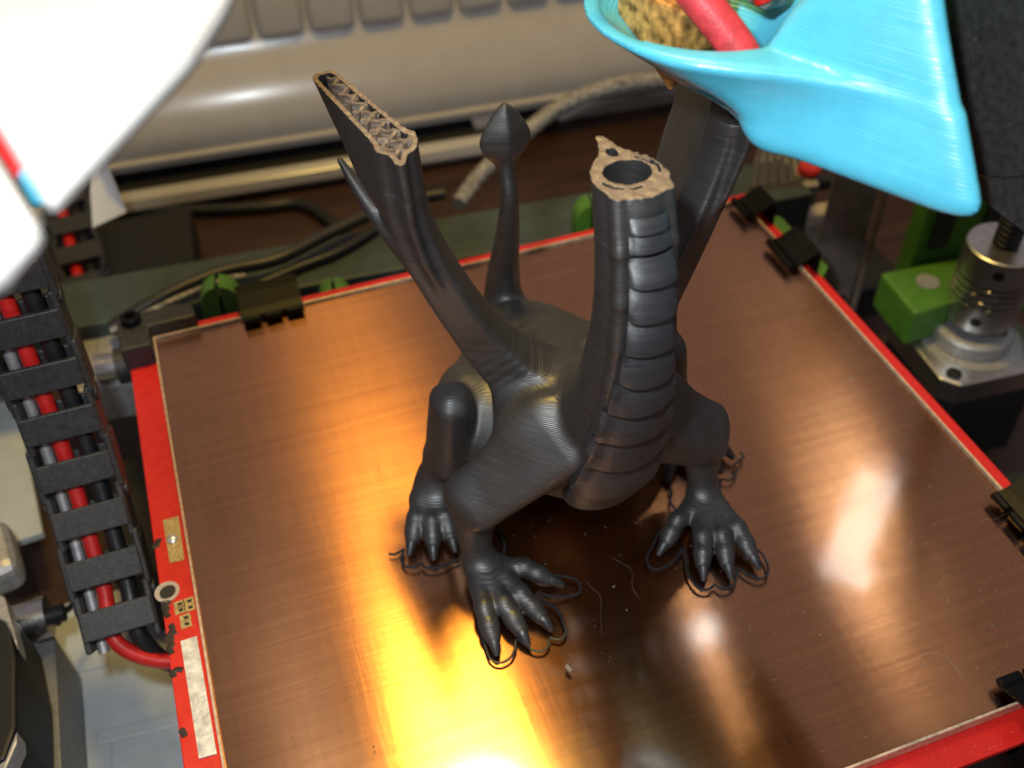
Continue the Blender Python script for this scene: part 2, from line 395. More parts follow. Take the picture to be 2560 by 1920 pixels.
# ---------------------------------------------------------------- the dragon: a distance field in its own mirror half
X0 = -4.3            # the figure's mirror plane
H = 109.4            # height printed so far
VX = 0.5
hx = (np.arange(int(50 / VX)) + 0.5) * VX
ay = np.arange(-49.0, 61.0, VX); az = np.arange(-0.75, 111.5, VX)

def sminf(a, b, k):
    if k <= 0: return np.minimum(a, b)
    h = np.maximum(k - np.abs(a - b), 0) / k
    return np.minimum(a, b) - h * h * k * 0.25

class Field:
    def __init__(s): s.d = np.full((len(hx), len(ay), len(az)), 9.0, np.float32)
    def apply(s, lo, hi, fn, k, m=7.0, sub=False):
        sl = []
        for ax, l, h in zip((hx, ay, az), lo, hi):
            i0 = np.searchsorted(ax, l - m); i1 = np.searchsorted(ax, h + m)
            if i1 <= i0: return
            sl.append(slice(i0, i1))
        X, Y, Z = hx[sl[0]][:, None, None], ay[sl[1]][None, :, None], az[sl[2]][None, None, :]
        v = np.minimum(fn(X, Y, Z), 9.0).astype(np.float32); t = tuple(sl)
        v = np.broadcast_to(v, s.d[t].shape)
        if sub: s.d[t] = -sminf(-s.d[t], v, k)
        else: s.d[t] = sminf(s.d[t], v, k)
    def cone(s, a, b, ra, rb, k=3.0, sub=False):
        a = np.array(a, float); b = np.array(b, float); ba = b - a; L2 = (ba ** 2).sum()
        def fn(X, Y, Z):
            h = np.clip(((X - a[0]) * ba[0] + (Y - a[1]) * ba[1] + (Z - a[2]) * ba[2]) / L2, 0, 1)
            return np.sqrt((X - a[0] - h * ba[0]) ** 2 + (Y - a[1] - h * ba[1]) ** 2 + (Z - a[2] - h * ba[2]) ** 2) - (ra + (rb - ra) * h)
        r = max(ra, rb); s.apply(np.minimum(a, b) - r, np.maximum(a, b) + r, fn, k, sub=sub)
    def chain(s, pts, k=3.0, join=None, p=2.0, up=(0, 0, 1)):
        P = np.array(pts, float); n = len(P); T = np.linspace(0, n - 1, (n - 1) * 4 + 1)
        E_ = np.vstack([2 * P[0] - P[1], P, 2 * P[-1] - P[-2]]); Q = []
        for t in T:
            i = min(int(t), n - 2); u = t - i; a, b, c, d = E_[i:i + 4]
            Q.append(0.5 * (2 * b + (c - a) * u + (2 * a - 5 * b + 4 * c - d) * u * u + (3 * b - a - 3 * c + d) * u ** 3))
        Q = np.array(Q)
        def fn(X, Y, Z):
            o = None
            for a, b in zip(Q[:-1], Q[1:]):
                ba = b[:3] - a[:3]; L2 = (ba ** 2).sum()
                h = np.clip(((X - a[0]) * ba[0] + (Y - a[1]) * ba[1] + (Z - a[2]) * ba[2]) / L2, 0, 1)
                x, y, z = X - a[0] - h * ba[0], Y - a[1] - h * ba[1], Z - a[2] - h * ba[2]
                if p == 2.0: q = np.sqrt(x * x + y * y + z * z)
                else:
                    t = ba / math.sqrt(L2); u = np.cross(t, up); u /= np.linalg.norm(u); v = np.cross(u, t)
                    q = (np.abs(x * u[0] + y * u[1] + z * u[2]) ** p + np.abs(x * v[0] + y * v[1] + z * v[2]) ** p + np.abs(x * t[0] + y * t[1] + z * t[2]) ** p) ** (1 / p)
                d = q - (a[3] + (b[3] - a[3]) * h)
                o = d if o is None else np.minimum(o, d)
            return o
        r = P[:, 3].max(); s.apply(P[:, :3].min(0) - r, P[:, :3].max(0) + r, fn, k)
    def ell(s, c, r, k=3.0, rx=0.0, p=2.0, ry=0.0, rz=0.0):
        """super-ellipsoid tilted about the three axes (degrees)"""
        from mathutils import Euler
        M = np.array(Euler((math.radians(rx), math.radians(ry), math.radians(rz))).to_matrix()).T
        def fn(X, Y, Z):
            x, y, z = X - c[0], Y - c[1], Z - c[2]
            u, v, w_ = (M[i, 0] * x + M[i, 1] * y + M[i, 2] * z for i in range(3))
            q = (np.abs(u / r[0]) ** p + np.abs(v / r[1]) ** p + np.abs(w_ / r[2]) ** p) ** (1 / p)
            return (q - 1) * min(r)
        R = max(r); s.apply(np.array(c) - R, np.array(c) + R, fn, k)
    def limb(s, a, b, ra, rb, k=3.0, p=3.0, up=(0, 0, 1)):
        """tapered limb of rounded-box section; ra, rb = (half width, half height) at the ends"""
        a = np.array(a, float); b = np.array(b, float); L = np.linalg.norm(b - a); t = (b - a) / L
        u = np.cross(t, up); u /= np.linalg.norm(u); v = np.cross(u, t)
        def fn(X, Y, Z):
            x, y, z = X - a[0], Y - a[1], Z - a[2]
            h = x * t[0] + y * t[1] + z * t[2]; hc = np.clip(h / L, 0, 1)
            e = np.abs(h - hc * L)
            r0 = ra[0] + (rb[0] - ra[0]) * hc; r1 = ra[1] + (rb[1] - ra[1]) * hc
            uu = np.abs(x * u[0] + y * u[1] + z * u[2]) / r0; vv = np.abs(x * v[0] + y * v[1] + z * v[2]) / r1
            q = np.sqrt((uu ** p + vv ** p) ** (2 / p) + (e / np.minimum(r0, r1)) ** 2)
            return (q - 1) * np.minimum(r0, r1)
        R = max(*ra, *rb); s.apply(np.minimum(a, b) - R, np.maximum(a, b) + R, fn, k)

B = Field()
# trunk
B.ell((0, 12, 22), (20, 27, 14), 0, rx=4)
B.ell((0, 3, 27), (15.5, 17, 14.5), 5)
B.ell((0, 28, 16.5), (15, 19, 12), 6)
B.ell((0, 1, 21), (26, 18, 13), 6)
B.ell((20, 9, 23), (9, 12, 12), 4)
B.ell((0, -11, 30), (14.5, 17, 17), 6, rx=0)
B.ell((0, -17, 39), (13, 14, 14), 6)
# neck, belly side bowing forward
NECK = [(0, -21.5, 40, 11.6), (0, -25.6, 50, 10.0), (0, -28.8, 60, 8.9), (0, -30.9, 70, 8.2), (0, -32.0, 80, 7.5), (0, -31.7, 90, 7.1), (0, -30.0, 100, 6.9), (0, -27.0, 110, 6.7), (0, -23, 118, 6.6)]
B.chain(NECK, 5.0)
def ridge(X, Y, Z):          # dorsal ridge running up the back of the neck
    t = np.clip((Z - 72) / 38, 0, 1); yc = np.interp(Z.ravel(), [70, 80, 90, 100, 110], [-30, -31, -30.5, -29, -26.4]).reshape(Z.shape)
    y1 = yc + 6.4 + t * 6.2
    h = np.clip((Y - yc) / np.maximum(y1 - yc, 1), 0, 1)
    return np.sqrt(X ** 2 + (Y - (yc + h * (y1 - yc))) ** 2) - (4.9 - 4.2 * h ** 0.8)
B.apply((0, -32, 72), (5, -12, 112), ridge, 2.5)
for q in ((5.2, 4.6),):      # raised strip on each side of the belly scales
    for p, r in zip(NECK[:-2], NECK[1:-1]):
        e = math.radians(43)
        B.cone((math.sin(e) * p[3], p[1] - math.cos(e) * p[3], p[2]), (math.sin(e) * r[3], r[1] - math.cos(e) * r[3], r[2]), 1.5, 1.2, 1.2)
# tail with spade tip
B.chain([(0, 34, 14, 11), (0, 42, 17, 7.6), (0, 44.5, 26, 5.4), (0, 43.5, 36, 4.3), (0, 40.5, 46, 3.4), (0, 38, 56, 2.7), (0, 37, 64, 2.1), (0, 38, 70, 1.9), (0, 38.6, 75, 2.0)], 3.0)
def spade(X, Y, Z):
    zz = Z.ravel()
    wd = np.interp(zz, [67, 70, 72.5, 75, 77.5, 79.5, 82.5, 85.5, 87.2, 88.2], [1.2, 2.0, 3.2, 5.3, 6.5, 6.5, 5.2, 3.2, 1.7, .05]).reshape(Z.shape)
    th = np.minimum(wd * 0.46, 2.7) + 0.5
    return ((np.abs(X) / wd) ** 1.25 + (np.abs(Y - 38.8) / th) ** 1.25 - 1) * np.minimum(wd, th) * 0.75
B.apply((0, 34, 67), (7, 44, 88.5), spade, 0.8, m=2)
# hind leg
B.limb((15, 20, 18), (26.5, 6, 28), (7.5, 10), (5.0, 7), 4, 2.4)
B.limb((27.4, 2.0, 35.0), (29.2, 2.5, 17), (5.0, 5.8), (5.4, 6.6), 1.5, 2.6, up=(0, 1, 0))
B.cone((30.4, 4, 15), (33.0, 3.5, 8.0), 4.8, 4.4, 2.0)
B.limb((32.5, 4, 8), (35.5, 0, 5.2), (4.6, 4.2), (5.6, 3.4), 2.5, 2.2)
# fore leg
B.limb((8, -20.5, 41.0), (27.2, -18.2, 24.2), (9.4, 9.4), (7.2, 7.2), 1.4, 5.5, up=(0, -0.6, 1))
B.ell((12, -12, 41), (9, 10, 8), 6)
B.cone((28.8, -17.5, 24.5), (29.8, -18.5, 14), 6.0, 3.9, 3.5)
B.cone((29.8, -18.5, 14), (29.8, -21.0, 6), 3.8, 3.8, 2.5)
B.ell((28.8, -24.6, 4.0), (5.2, 5.2, 3.4), 2.5)
CLAWS = []
def toe(base, tip, r, zk=4.6, bend=0.0):
    base = np.array(base, float); tip = np.array(tip, float)
    d = tip - base; L = np.linalg.norm(d[:2]); u = d / L
    end = tip - u * 4.2; end[2] = 2.1
    k1 = base + (end - base) * 0.5; k1[2] = zk; k1[:2] += np.array([-u[1], u[0]]) * bend
    k2 = base + (end - base) * 0.82; k2[2] = 3.0; k2[:2] += np.array([-u[1], u[0]]) * bend * .5
    B.cone(base, k1, r * 1.1, r, 1.6); B.cone(k1, k2, r, r * .98, 1.0); B.cone(k2, end, r * 1.02, r * .86, 0.8)
    CLAWS.append((end, tip, r))
for bs, tp, bd in (((31.6, -27.5, 4), (33.4, -44.8, .5), .4), ((28.6, -28.5, 4), (25.8, -44.9, .5), .5), ((25.6, -27.5, 4), (19.4, -43.0, .5), .3), ((25.0, -24.5, 4), (12.4, -32.4, .5), -.6)):
    toe(bs, tp, 2.25, 4.3, bd)
for bs, tp in (((38.3, -.5, 5), (44.6, -11.2, .5)), ((35.8, -2, 5), (39.3, -14.6, .5)), ((33.3, -2, 5), (33.6, -14.4, .5)), ((31, -1, 4), (25.0, -12.4, .5))):
    toe(bs, tp, 2.35, 4.8)

# wings: arm and sheet
Wf = Field()
ARM = [(8, -6, 43, 7.4), (14.5, -5, 50, 6.0), (20, -3.5, 58, 5.1), (24.5, -2.8, 67, 4.7), (28.3, -2.3, 76, 4.5), (31.5, -2, 85, 4.3), (33.6, -2, 95, 4.0), (34.5, -2.5, 109, 3.7), (34.7, -3.5, 116, 3.6)]
Wf.chain([(*a[:3], a[3] * .9) for a in ARM], 2.0, p=7.0, up=(-0.55, -0.25, 0.8))
za = [a[2] for a in ARM]
def sheet(X, Y, Z):
    zz = Z.ravel(); I = lambda xs, ys: np.interp(zz, xs, ys).reshape(Z.shape)
    x0, y0 = I(za, [a[0] for a in ARM]), I(za, [a[1] for a in ARM])
    x1 = I([52, 56, 61, 73, 87, 110], [16.5, 21, 27.5, 31.5, 36.5, 41.2]); y1 = I([52, 56, 61, 73, 87, 110], [-2, 7, 17, 20, 23, 25.5])
    r0 = I([52, 70, 110], [2.4, 3.0, 3.7]); r1 = I([52, 70, 95, 110], [1.0, 1.3, 1.9, 2.7])
    dx, dy = x1 - x0, y1 - y0; L2 = dx * dx + dy * dy
    h = np.clip(((X - x0) * dx + (Y - y0) * dy) / L2, 0, 1)
    d = np.sqrt((X - x0 - h * dx) ** 2 + (Y - y0 - h * dy) ** 2) - (r0 + (r1 - r0) * h)
    return np.maximum(d, 52 - Z)
Wf.apply((14, -8, 52), (47, 30, 112), sheet, 1.5)
def spur(X, Y, Z):           # thin leading rib in front of the arm
    zz = Z.ravel(); I = lambda ys: np.interp(zz, za, ys).reshape(Z.shape)
    x0, y0 = I([a[0] for a in ARM]), I([a[1] for a in ARM]); t = np.clip((Z - 72) / 28, 0, 1)
    y1 = y0 - 1.0 - (3.2 + 2.6 * t) * np.clip((Z - 68) / 16, 0, 1)
    h = np.clip((Y - y0) / (y1 - y0), 0, 1)
    return np.maximum(np.sqrt((X - x0 - h * 1.0) ** 2 + (Y - y0 - h * (y1 - y0)) ** 2) - (2.6 - 1.7 * h), 68 - Z)
Wf.apply((18, -14, 68), (38, 2, 112), spur, 1.2)
Wf.chain([(28.0, 17, 62, 1.8), (32.5, 21.5, 71, 2.2), (37.0, 26.5, 80, 1.8), (40.3, 30, 87.5, 0.7)], 2.0)

body_d, wing_d = B.d, Wf.d
D = sminf(body_d, wing_d, 4.0)
Zf = az[None, None, :]; Yf = ay[None, :, None]; Xf = hx[:, None, None]
HC = H - 9.0                     # above this height wings and neck are meshed finer (walls, hollows)
Dun = np.concatenate([D[::-1], D], 0)
D = np.maximum(D, Zf - HC); D = np.maximum(D, -Zf)
Dfull = np.concatenate([D[::-1], D], 0); WB = np.concatenate([(wing_d - body_d)[::-1], wing_d - body_d], 0)
ax_full = np.concatenate([-hx[::-1], hx])
ORG = np.array([ax_full[0], ay[0], az[0]])

def sample(F, P):
    g = (np.asarray(P) - ORG) / VX; i = np.clip(np.floor(g).astype(int), 0, np.array(F.shape) - 2); t = g - i
    o = 0
    for a in (0, 1):
        for b in (0, 1):
            for c in (0, 1):
                w_ = (t[..., 0] if a else 1 - t[..., 0]) * (t[..., 1] if b else 1 - t[..., 1]) * (t[..., 2] if c else 1 - t[..., 2])
                o = o + w_ * F[i[..., 0] + a, i[..., 1] + b, i[..., 2] + c]
    return o

def sample_fast(F, gx, gy, gz):
    out = F
    for ax, g in enumerate((gx, gy, gz)):
        t = (g - ORG[ax]) / VX; i = np.clip(np.floor(t).astype(int), 0, F.shape[ax] - 2); t = (t - i).astype(np.float32)
        sh = [1, 1, 1]; sh[ax] = len(g); t = t.reshape(sh)
        out = np.take(out, i, ax) * (1 - t) + np.take(out, i + 1, ax) * t
    return out

def surface_nets(F):
    n = F.shape; ins = F < 0
    c = np.zeros(tuple(k - 1 for k in n), np.int8)
    for a in (0, 1):
        for b in (0, 1):
            for d in (0, 1): c += ins[a:n[0] - 1 + a, b:n[1] - 1 + b, d:n[2] - 1 + d]
    act = (c > 0) & (c < 8); I = np.argwhere(act); idx = np.full(c.shape, -1, np.int32); idx[act] = np.arange(len(I))
    cor = [(a, b, d) for a in (0, 1) for b in (0, 1) for d in (0, 1)]
    val = np.stack([F[I[:, 0] + a, I[:, 1] + b, I[:, 2] + d] for a, b, d in cor], 1)
    acc = np.zeros((len(I), 3)); cnt = np.zeros(len(I))
    for p in range(8):
        for q in range(p + 1, 8):
            if sum(x != y for x, y in zip(cor[p], cor[q])) != 1: continue
            x = (val[:, p] < 0) != (val[:, q] < 0)
            t = val[x, p] / (val[x, p] - val[x, q])
            acc[x] += np.array(cor[p]) + t[:, None] * (np.array(cor[q]) - np.array(cor[p])); cnt[x] += 1
    Vv = I + acc / cnt[:, None]
    quads = []
    for ax in range(3):
        o1, o2 = [(1, 2), (2, 0), (0, 1)][ax]
        sl0 = [slice(None)] * 3; sl1 = [slice(None)] * 3; sl0[ax] = slice(0, n[ax] - 1); sl1[ax] = slice(1, n[ax])
        ch_ = ins[tuple(sl0)] != ins[tuple(sl1)]
        E_ = np.argwhere(ch_)
        E_ = E_[(E_[:, o1] > 0) & (E_[:, o2] > 0) & (E_[:, o1] < n[o1] - 1) & (E_[:, o2] < n[o2] - 1)]
        f0 = ins[E_[:, 0], E_[:, 1], E_[:, 2]]
        def cell(a, b):
            e = E_.copy(); e[:, o1] -= a; e[:, o2] -= b; return idx[e[:, 0], e[:, 1], e[:, 2]]
        q = np.stack([cell(1, 1), cell(0, 1), cell(0, 0), cell(1, 0)], 1)
        q[~f0] = q[~f0][:, ::-1]; quads.append(q)
    return Vv, np.concatenate(quads)

vv, qq = surface_nets(Dfull)
vw = vv * VX + ORG
nrm = np.stack([sample(Dfull, vw + np.eye(3)[i] * .45) - sample(Dfull, vw - np.eye(3)[i] * .45) for i in range(3)], 1)
nrm /= np.maximum(np.linalg.norm(nrm, axis=1, keepdims=True), 1e-6)
lab = sample(WB, vw)
fc = vw[qq].mean(1)
flat_top = (np.abs(vw[qq][:, :, 2] - HC) < 0.06).all(1)
is_wing = (lab[qq].mean(1) < 0) & (fc[:, 2] > 40)
side = fc[:, 0] < 0

dragon = thing('dragon_figurine', (X0, 0, 0), 'half printed black plastic dragon with hollow neck standing on the copper plate', 'figurine')
def part_mesh(name, fsel, matn, parent, normals=True, **kw):
    q = qq[fsel]; u, inv = np.unique(q, return_inverse=True); q = inv.reshape(q.shape)
    p = vw[u] + np.array([X0, 0, 0]) - ORIG[parent.name]
    me = bpy.data.meshes.new(name)
    me.vertices.add(len(p)); me.vertices.foreach_set('co', (p * S).ravel())
    me.loops.add(q.size); me.loops.foreach_set('vertex_index', q.ravel().astype(np.int32))
    me.polygons.add(len(q)); me.polygons.foreach_set('loop_start', np.arange(0, q.size, 4, dtype=np.int32))
    me.update(calc_edges=True); me.validate()
    me.polygons.foreach_set('use_smooth', [True] * len(me.polygons))
    if normals: me.normals_split_custom_set_from_vertices(nrm[u].tolist())
    o = bpy.data.objects.new(name, me); col.objects.link(o); me.materials.append(MAT[matn]); o.parent = parent
    ORIG[o.name] = ORIG[parent.name]
    return tag(o, **kw)
body = part_mesh('body', ~flat_top & ~is_wing, 'black_print', dragon)
wings = []
for sd in (True, False):
    wg = part_mesh('wing', ~flat_top & is_wing & (side == sd), 'black_print', dragon,
                   label='raised wing cut off open at its top' if sd else 'raised wing reaching under the blue duct'); wings.append(wg)
wing_full = np.concatenate([wing_d[::-1], wing_d], 0)
def fine_top(x0, x1, y0, y1, hollow_fn, parent, name, rim_label):
    """the last millimetres up to the cut, meshed finely with their hollows"""
    global vw, qq, nrm
    f = 0.22; gx, gy = np.arange(x0, x1, f), np.arange(y0, y1, f); gz = np.concatenate([np.arange(HC - .35, H - .3, f), [H - .2, H - .1, H, H + .1]])
    F = sample_fast(Dun, gx, gy, gz); X, Y, Z = gx[:, None, None], gy[None, :, None], gz[None, None, :]
    rag = 0.07 * np.sin(1.9 * X + 0.9 * Y + np.sin(1.3 * Y)) + 0.055 * np.sin(2.7 * Y - 1.6 * X + 2 * np.sin(.8 * X)) + 0.03 * np.sin(7 * X + 5 * Y)
    F = np.maximum(F + rag * 0.9 * np.clip((Z - H + 1.5) / 1.5, 0, 1), Z - H + 0.12 + rag)
    F = np.maximum(F, -hollow_fn(X, Y, Z, gx, gy, gz))
    v, q = surface_nets(F)
    P = np.empty_like(v); P[:, 0] = v[:, 0] * f + gx[0]; P[:, 1] = v[:, 1] * f + gy[0]; P[:, 2] = np.interp(v[:, 2], np.arange(len(gz)), gz)
    pq = P[q]; nf = np.cross(pq[:, 2] - pq[:, 0], pq[:, 3] - pq[:, 1]); nf /= np.maximum(np.linalg.norm(nf, axis=1, keepdims=True), 1e-9)
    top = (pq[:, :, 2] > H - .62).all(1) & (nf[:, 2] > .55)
    vw, qq, nrm = P, q, None
    g = part_mesh(name, ~top, 'black_print', parent, normals=False)
    part_mesh('printed_rim', top, 'rim_lamp_sheen', parent, normals=False, label=rim_label)
def hollow_wing(X, Y, Z, gx, gy, gz):
    return np.maximum(sample_fast(wing_full, gx, gy, gz) + 1.0, (H - 8) - Z)
def hollow_neck(X, Y, Z, gx, gy, gz):
    yc = -26.2
    a = (np.sqrt((X / 4.3) ** 2 + ((Y - yc) / 3.7) ** 2) - 1) * 3.7          # round channel
    b = (np.sqrt((X / 1.0) ** 2 + ((Y + 19.7) / 1.5) ** 2) - 1) * 1.0         # gap under the ridge
    rad = np.sqrt((X / 1.08) ** 2 + (Y - yc) ** 2); an = np.arctan2(Y - yc, X)
    o = np.minimum(a, b)
    for r, e0, e1, w_ in ((5.1, -2.9, -2.1, .22), (5.0, -1.9, -1.45, .25), (5.2, -.35, .35, .24), (4.7, .1, .9, .2), (6.2, -.15, .1, .25)):
        o = np.minimum(o, np.maximum(np.abs(rad - r) - w_, np.maximum(e0 - an, an - e1) * 4))
    return np.maximum(o, (H - 8) - Z + 0 * X)
fine_top(-47.5, -27.5, -13, 31, hollow_wing, wings[0], 'open_wing_end', 'open edge of the unfinished wing with lamp sheen painted tan')
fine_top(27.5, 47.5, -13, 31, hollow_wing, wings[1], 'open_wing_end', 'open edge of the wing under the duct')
fine_top(-11, 11, -37, -10, hollow_neck, dragon, 'open_neck_end', 'open edge of the hollow neck with lamp sheen painted tan')

# infill walls inside the open wing tops
def infill(parent, sg):
    base = np.array([34.5, -2.5]); tip = np.array([41.0, 26.0]); u = (tip - base) / np.linalg.norm(tip - base); v = np.array([-u[1], u[0]])
    n = 0
    for s0 in np.arange(-2.5, 36, 3.9):
        for dr in (1, -1):
            d = (u * 0.62 + v * dr * 0.78); c = base + u * (s0 + (0.8 if dr > 0 else 0))
            ts = np.arange(-8, 8, 0.2)
            P = np.stack([sg * (c[0] + d[0] * ts), c[1] + d[1] * ts, np.full_like(ts, H - 0.6)], 1)
            P2 = P - np.array([0, 0, 7.0])
            ok = ts[(sample(wing_full, P) < -0.9) & (sample(wing_full, P2) < -0.6)]
            if len(ok) < 5: continue
            t0, t1 = ok.min() , ok.max()
            if t1 - t0 < 1.5: continue
            # a wall of stacked beads: wavy and uneven along its top
            m = max(3, int((t1 - t0) / 0.7)); vs = []; fs = []; nl = 7
            for j in range(m + 1):
                t = t0 + (t1 - t0) * j / m
                top = H - 0.15 + rnd.uniform(-.4, .25)
                for l in range(nl):
                    z = H - 7.5 + (top - H + 7.5) * (l / (nl - 1)) ** 0.6
                    wob = 0.13 * math.sin(l * 2.4 + j * .7)
                    for sd_ in (-1, 1):
                        hw = 0.36 + 0.06 * math.sin(3 * l)
                        pt = c + d * t + np.array([-d[1], d[0]]) * (sd_ * hw + wob)
                        vs.append((X0 + sg * pt[0], pt[1], z))
            R_ = nl * 2
            for j in range(m):
                for l in range(nl - 1):
                    for sd_ in (0, 1):
                        a = j * R_ + l * 2 + sd_; fs.append([a, a + R_, a + R_ + 2, a + 2] if sd_ else [a, a + 2, a + R_ + 2, a + R_])
                a = j * R_ + (nl - 1) * 2; fs.append([a, a + 1, a + R_ + 1, a + R_])
            for j in (0, m):
                for l in range(nl - 1):
                    a = j * R_ + l * 2; fs.append([a, a + 1, a + 3, a + 2])
            G().add(vs, fs).build('infill_wall', 'infill', parent); n += 1
infill(wings[0], -1); infill(wings[1], 1)

# belly scales laid on the throat and chest
ZB = [103.6, 100.2, 94.6, 87.2, 79.8, 71.2, 62.8, 53.4, 43.8, 33.6, 24.2]      # lower edges at the centre line
ZT = [106.2, 103.0, 99.6, 94.2, 86.8, 79.4, 70.8, 62.4, 53.0, 43.4, 33.2]
TH = [28, 31, 32, 32, 33, 36, 41, 47, 50, 46, 40]
nck_z = [p[2] for p in NECK]; nck_y = [p[1] for p in NECK]
def plate(i):
    zb, zt, th = ZB[i], ZT[i], math.radians(TH[i]); nu, nv = 22, 9
    thin = i < 2
    P = []; Dr = []; Of = []
    for a in range(nv + 1):
        s_ = a / nv
        for b in range(nu + 1):
            q = -1 + 2 * b / nu; t = th * q * (1.0 if not thin else 1.0)
            sag = (zt - zb) * (0.22 if i > 4 else 0.06)
            up = sag * abs(q) ** 2.6
            z = zb + up + s_ * (zt - zb - (sag * 0.15 if i < 4 else -0.2 * sag * abs(q) ** 2.6) + (-up + up * .75))
            z = min(z, H - .3)
            yc = np.interp(z, [20, 30] + nck_z, [-8, -14] + nck_y)
            tilt = np.interp(z, [20, 32, 45, 60], [0.55, .4, .2, 0])
            dr = np.array([math.sin(t), -math.cos(t), -tilt * math.cos(t)]); dr /= np.linalg.norm(dr)
            P.append((0, yc, z + tilt * 8)); Dr.append(dr)
            edge = min(1, (1 - abs(q)) * 5.0); low = min(1, s_ * 7 + .35)
            hgt = (3.0 if not thin else 1.3) * math.cos(s_ * 1.30) * (1 - abs(q) ** 7) ** .5 * min(1, low) + .1
            Of.append(hgt if 0 < b < nu and a > 0 else -0.7)
    P = np.array(P); Dr = np.array(Dr); Of = np.array(Of)
    rr = np.arange(2, 34, .2); best = np.zeros(len(P)); done = np.zeros(len(P), bool)
    solid = np.minimum(np.concatenate([body_d[::-1], body_d], 0), 20)
    for r in rr:
        v = sample(solid, P + Dr * r); hit = (v >= 0) & ~done; best[hit] = r; done |= hit
    v = sample(solid, P + Dr * best[:, None]); best -= v * .5
    Q = P + Dr * (best + Of)[:, None] + np.array([X0, 0, 0])
    fs = [[a * (nu + 1) + b, a * (nu + 1) + b + 1, (a + 1) * (nu + 1) + b + 1, (a + 1) * (nu + 1) + b] for a in range(nv) for b in range(nu)]
    G().add(Q, fs, True).build('belly_scale', 'black_scale', dragon)
for i in range(len(ZB)): plate(i)

# claws
for end, tip, r in CLAWS:
    for sg in (-1, 1):
        e = np.array([X0 + sg * end[0], end[1], end[2]]); t = np.array([X0 + sg * tip[0], tip[1], tip[2]])
        d = (t - e); mid = e + d * .45 + np.array([0, 0, .55])
        G().tube([e - d * .22, e + d * .08, mid, t + np.array([0, 0, .1])], lambda q, r=r: max(.5, r * (0.92 - 0.22 * q - .42 * q * q)), 12, 5).build('claw', 'black_claw', dragon)
# ---------------------------------------------------------------- skirt lines of filament round the feet
k4 = lambda x, y: at((950 + x / 2.212) / V_, (1150 + y / 2.212) / V_, 0.2)
SK = {
 'thin black filament line round the front paw on the yellow lit side': [(600, 330), (655, 385), (690, 470), (685, 525), (735, 575), (850, 590), (960, 635), (1070, 655), (1105, 690), (1100, 735), (1040, 755), (960, 760), (895, 742), (900, 775), (980, 830), (1025, 930), (1020, 975), (985, 995), (940, 985), (930, 1030), (900, 1055), (850, 1055), (800, 1020), (755, 992), (745, 1050), (715, 1100), (660, 1122), (610, 1100), (585, 1040), (560, 960), (530, 820), (490, 700)],
 'thin black filament line with a loose end round the hind paw on the lit side': [(48, 520), (85, 522), (128, 497), (118, 550), (140, 588), (190, 595), (228, 572), (245, 592), (290, 600), (350, 585), (400, 560), (440, 545)],
 'thin black filament line round the front paw in the dark half of the plate': [(1600, 150), (1612, 190), (1605, 235), (1640, 290), (1600, 350), (1545, 405), (1505, 480), (1478, 540), (1490, 590), (1535, 605), (1600, 578), (1650, 530), (1670, 492), (1685, 520), (1695, 600), (1730, 680), (1785, 718), (1825, 712), (1852, 690), (1890, 715), (1945, 702), (1968, 660), (1978, 600), (2020, 625), (2080, 655), (2130, 650), (2147, 605), (2120, 530), (2060, 478)],
 'thin black filament line round the far hind paw beside the chest': [(1865, 185), (1880, 130), (1892, 108), (1935, 112), (1965, 80), (1972, 50), (1955, 30), (1985, 10), (2010, -20), (1990, -45)],
}
for lb, pts in SK.items():
    P = [k4(*p) for p in pts]
    G().tube([(p[0], p[1], 0.27) for p in P], 0.33, 8, 5, 0.8).build('skirt_line', 'skirt_plastic', label=lb, cat='filament', group='filament skirt lines round the paws')

# ---------------------------------------------------------------- binder clips and corner block
def clip(c, rz, label, w=19.0):
    """spring-steel clip gripping the plate edge; local +y points away from the plate"""
    t = thing('binder_clip', (c[0], c[1], -9), label, 'clip', 'black binder clips on the plate edge')
    M = frame((c[0], c[1], 0), math.radians(rz))
    kf = 0.66 if w < 18.5 else 0.85
    prof = [(-4.6, 1.1), (-1.0, 2.4), (4.0, 5.4), (7.0, 6.4), (7.4, 0), (7.0, -12), (4.0, -11), (-3, -7.2), (-4.6, -6.0), (-4.4, -6.8), (4.4, -12.4), (8.0, -13.4), (8.5, 0), (8.0, 7.5), (4.0, 6.6), (-1.4, 3.5), (-4.4, 2.0)]
    prof = [(p[0] * kf, p[1] * (kf if p[1] > 2.5 else 1)) for p in prof]
    vs = [M @ Vector((x, p[0], p[1])) for x in (-w / 2, w / 2) for p in prof]; n = len(prof)
    G().add(vs, [[i, (i + 1) % n, n + (i + 1) % n, n + i] for i in range(n)] + [list(range(n))[::-1], [n + i for i in range(n)]]).build('spring_body', 'black_steel', t)
    for sx in (-w / 2 + 2.8, w / 2 - 2.8): G().cyl(M @ Vector((sx - 2.6, -4.9, 1.55)), M @ Vector((sx + 2.6, -4.9, 1.55)), 1.25, 14).build('rolled_lip', 'black_steel', t)
    G().cyl(M @ Vector((-2.4, -4.9, 1.55)), M @ Vector((2.4, -4.9, 1.55)), 1.2, 14).build('rolled_lip', 'black_steel', t)
    return t
clip((-63.8, 94.6), 0, 'black steel clip on the far plate edge beside a green knob', 19)
clip((100.4, 60.5), -90, 'black steel clip on the right plate edge nearest the grey column', 15)
clip((100.4, -55.0), -90, 'black steel clip on the right plate edge cut by the photo frame', 19)
clip((72.0, -94.6), 180, 'black steel clip on the near plate edge in the lower right corner', 19)
clip((101.0, 87.5), -90, 'black steel clip at the far right corner behind the neck', 11)
cb = thing('corner_block', (-103, 97, -9), 'black plastic corner block with a socket screw at the far left corner of the bed', 'bracket')
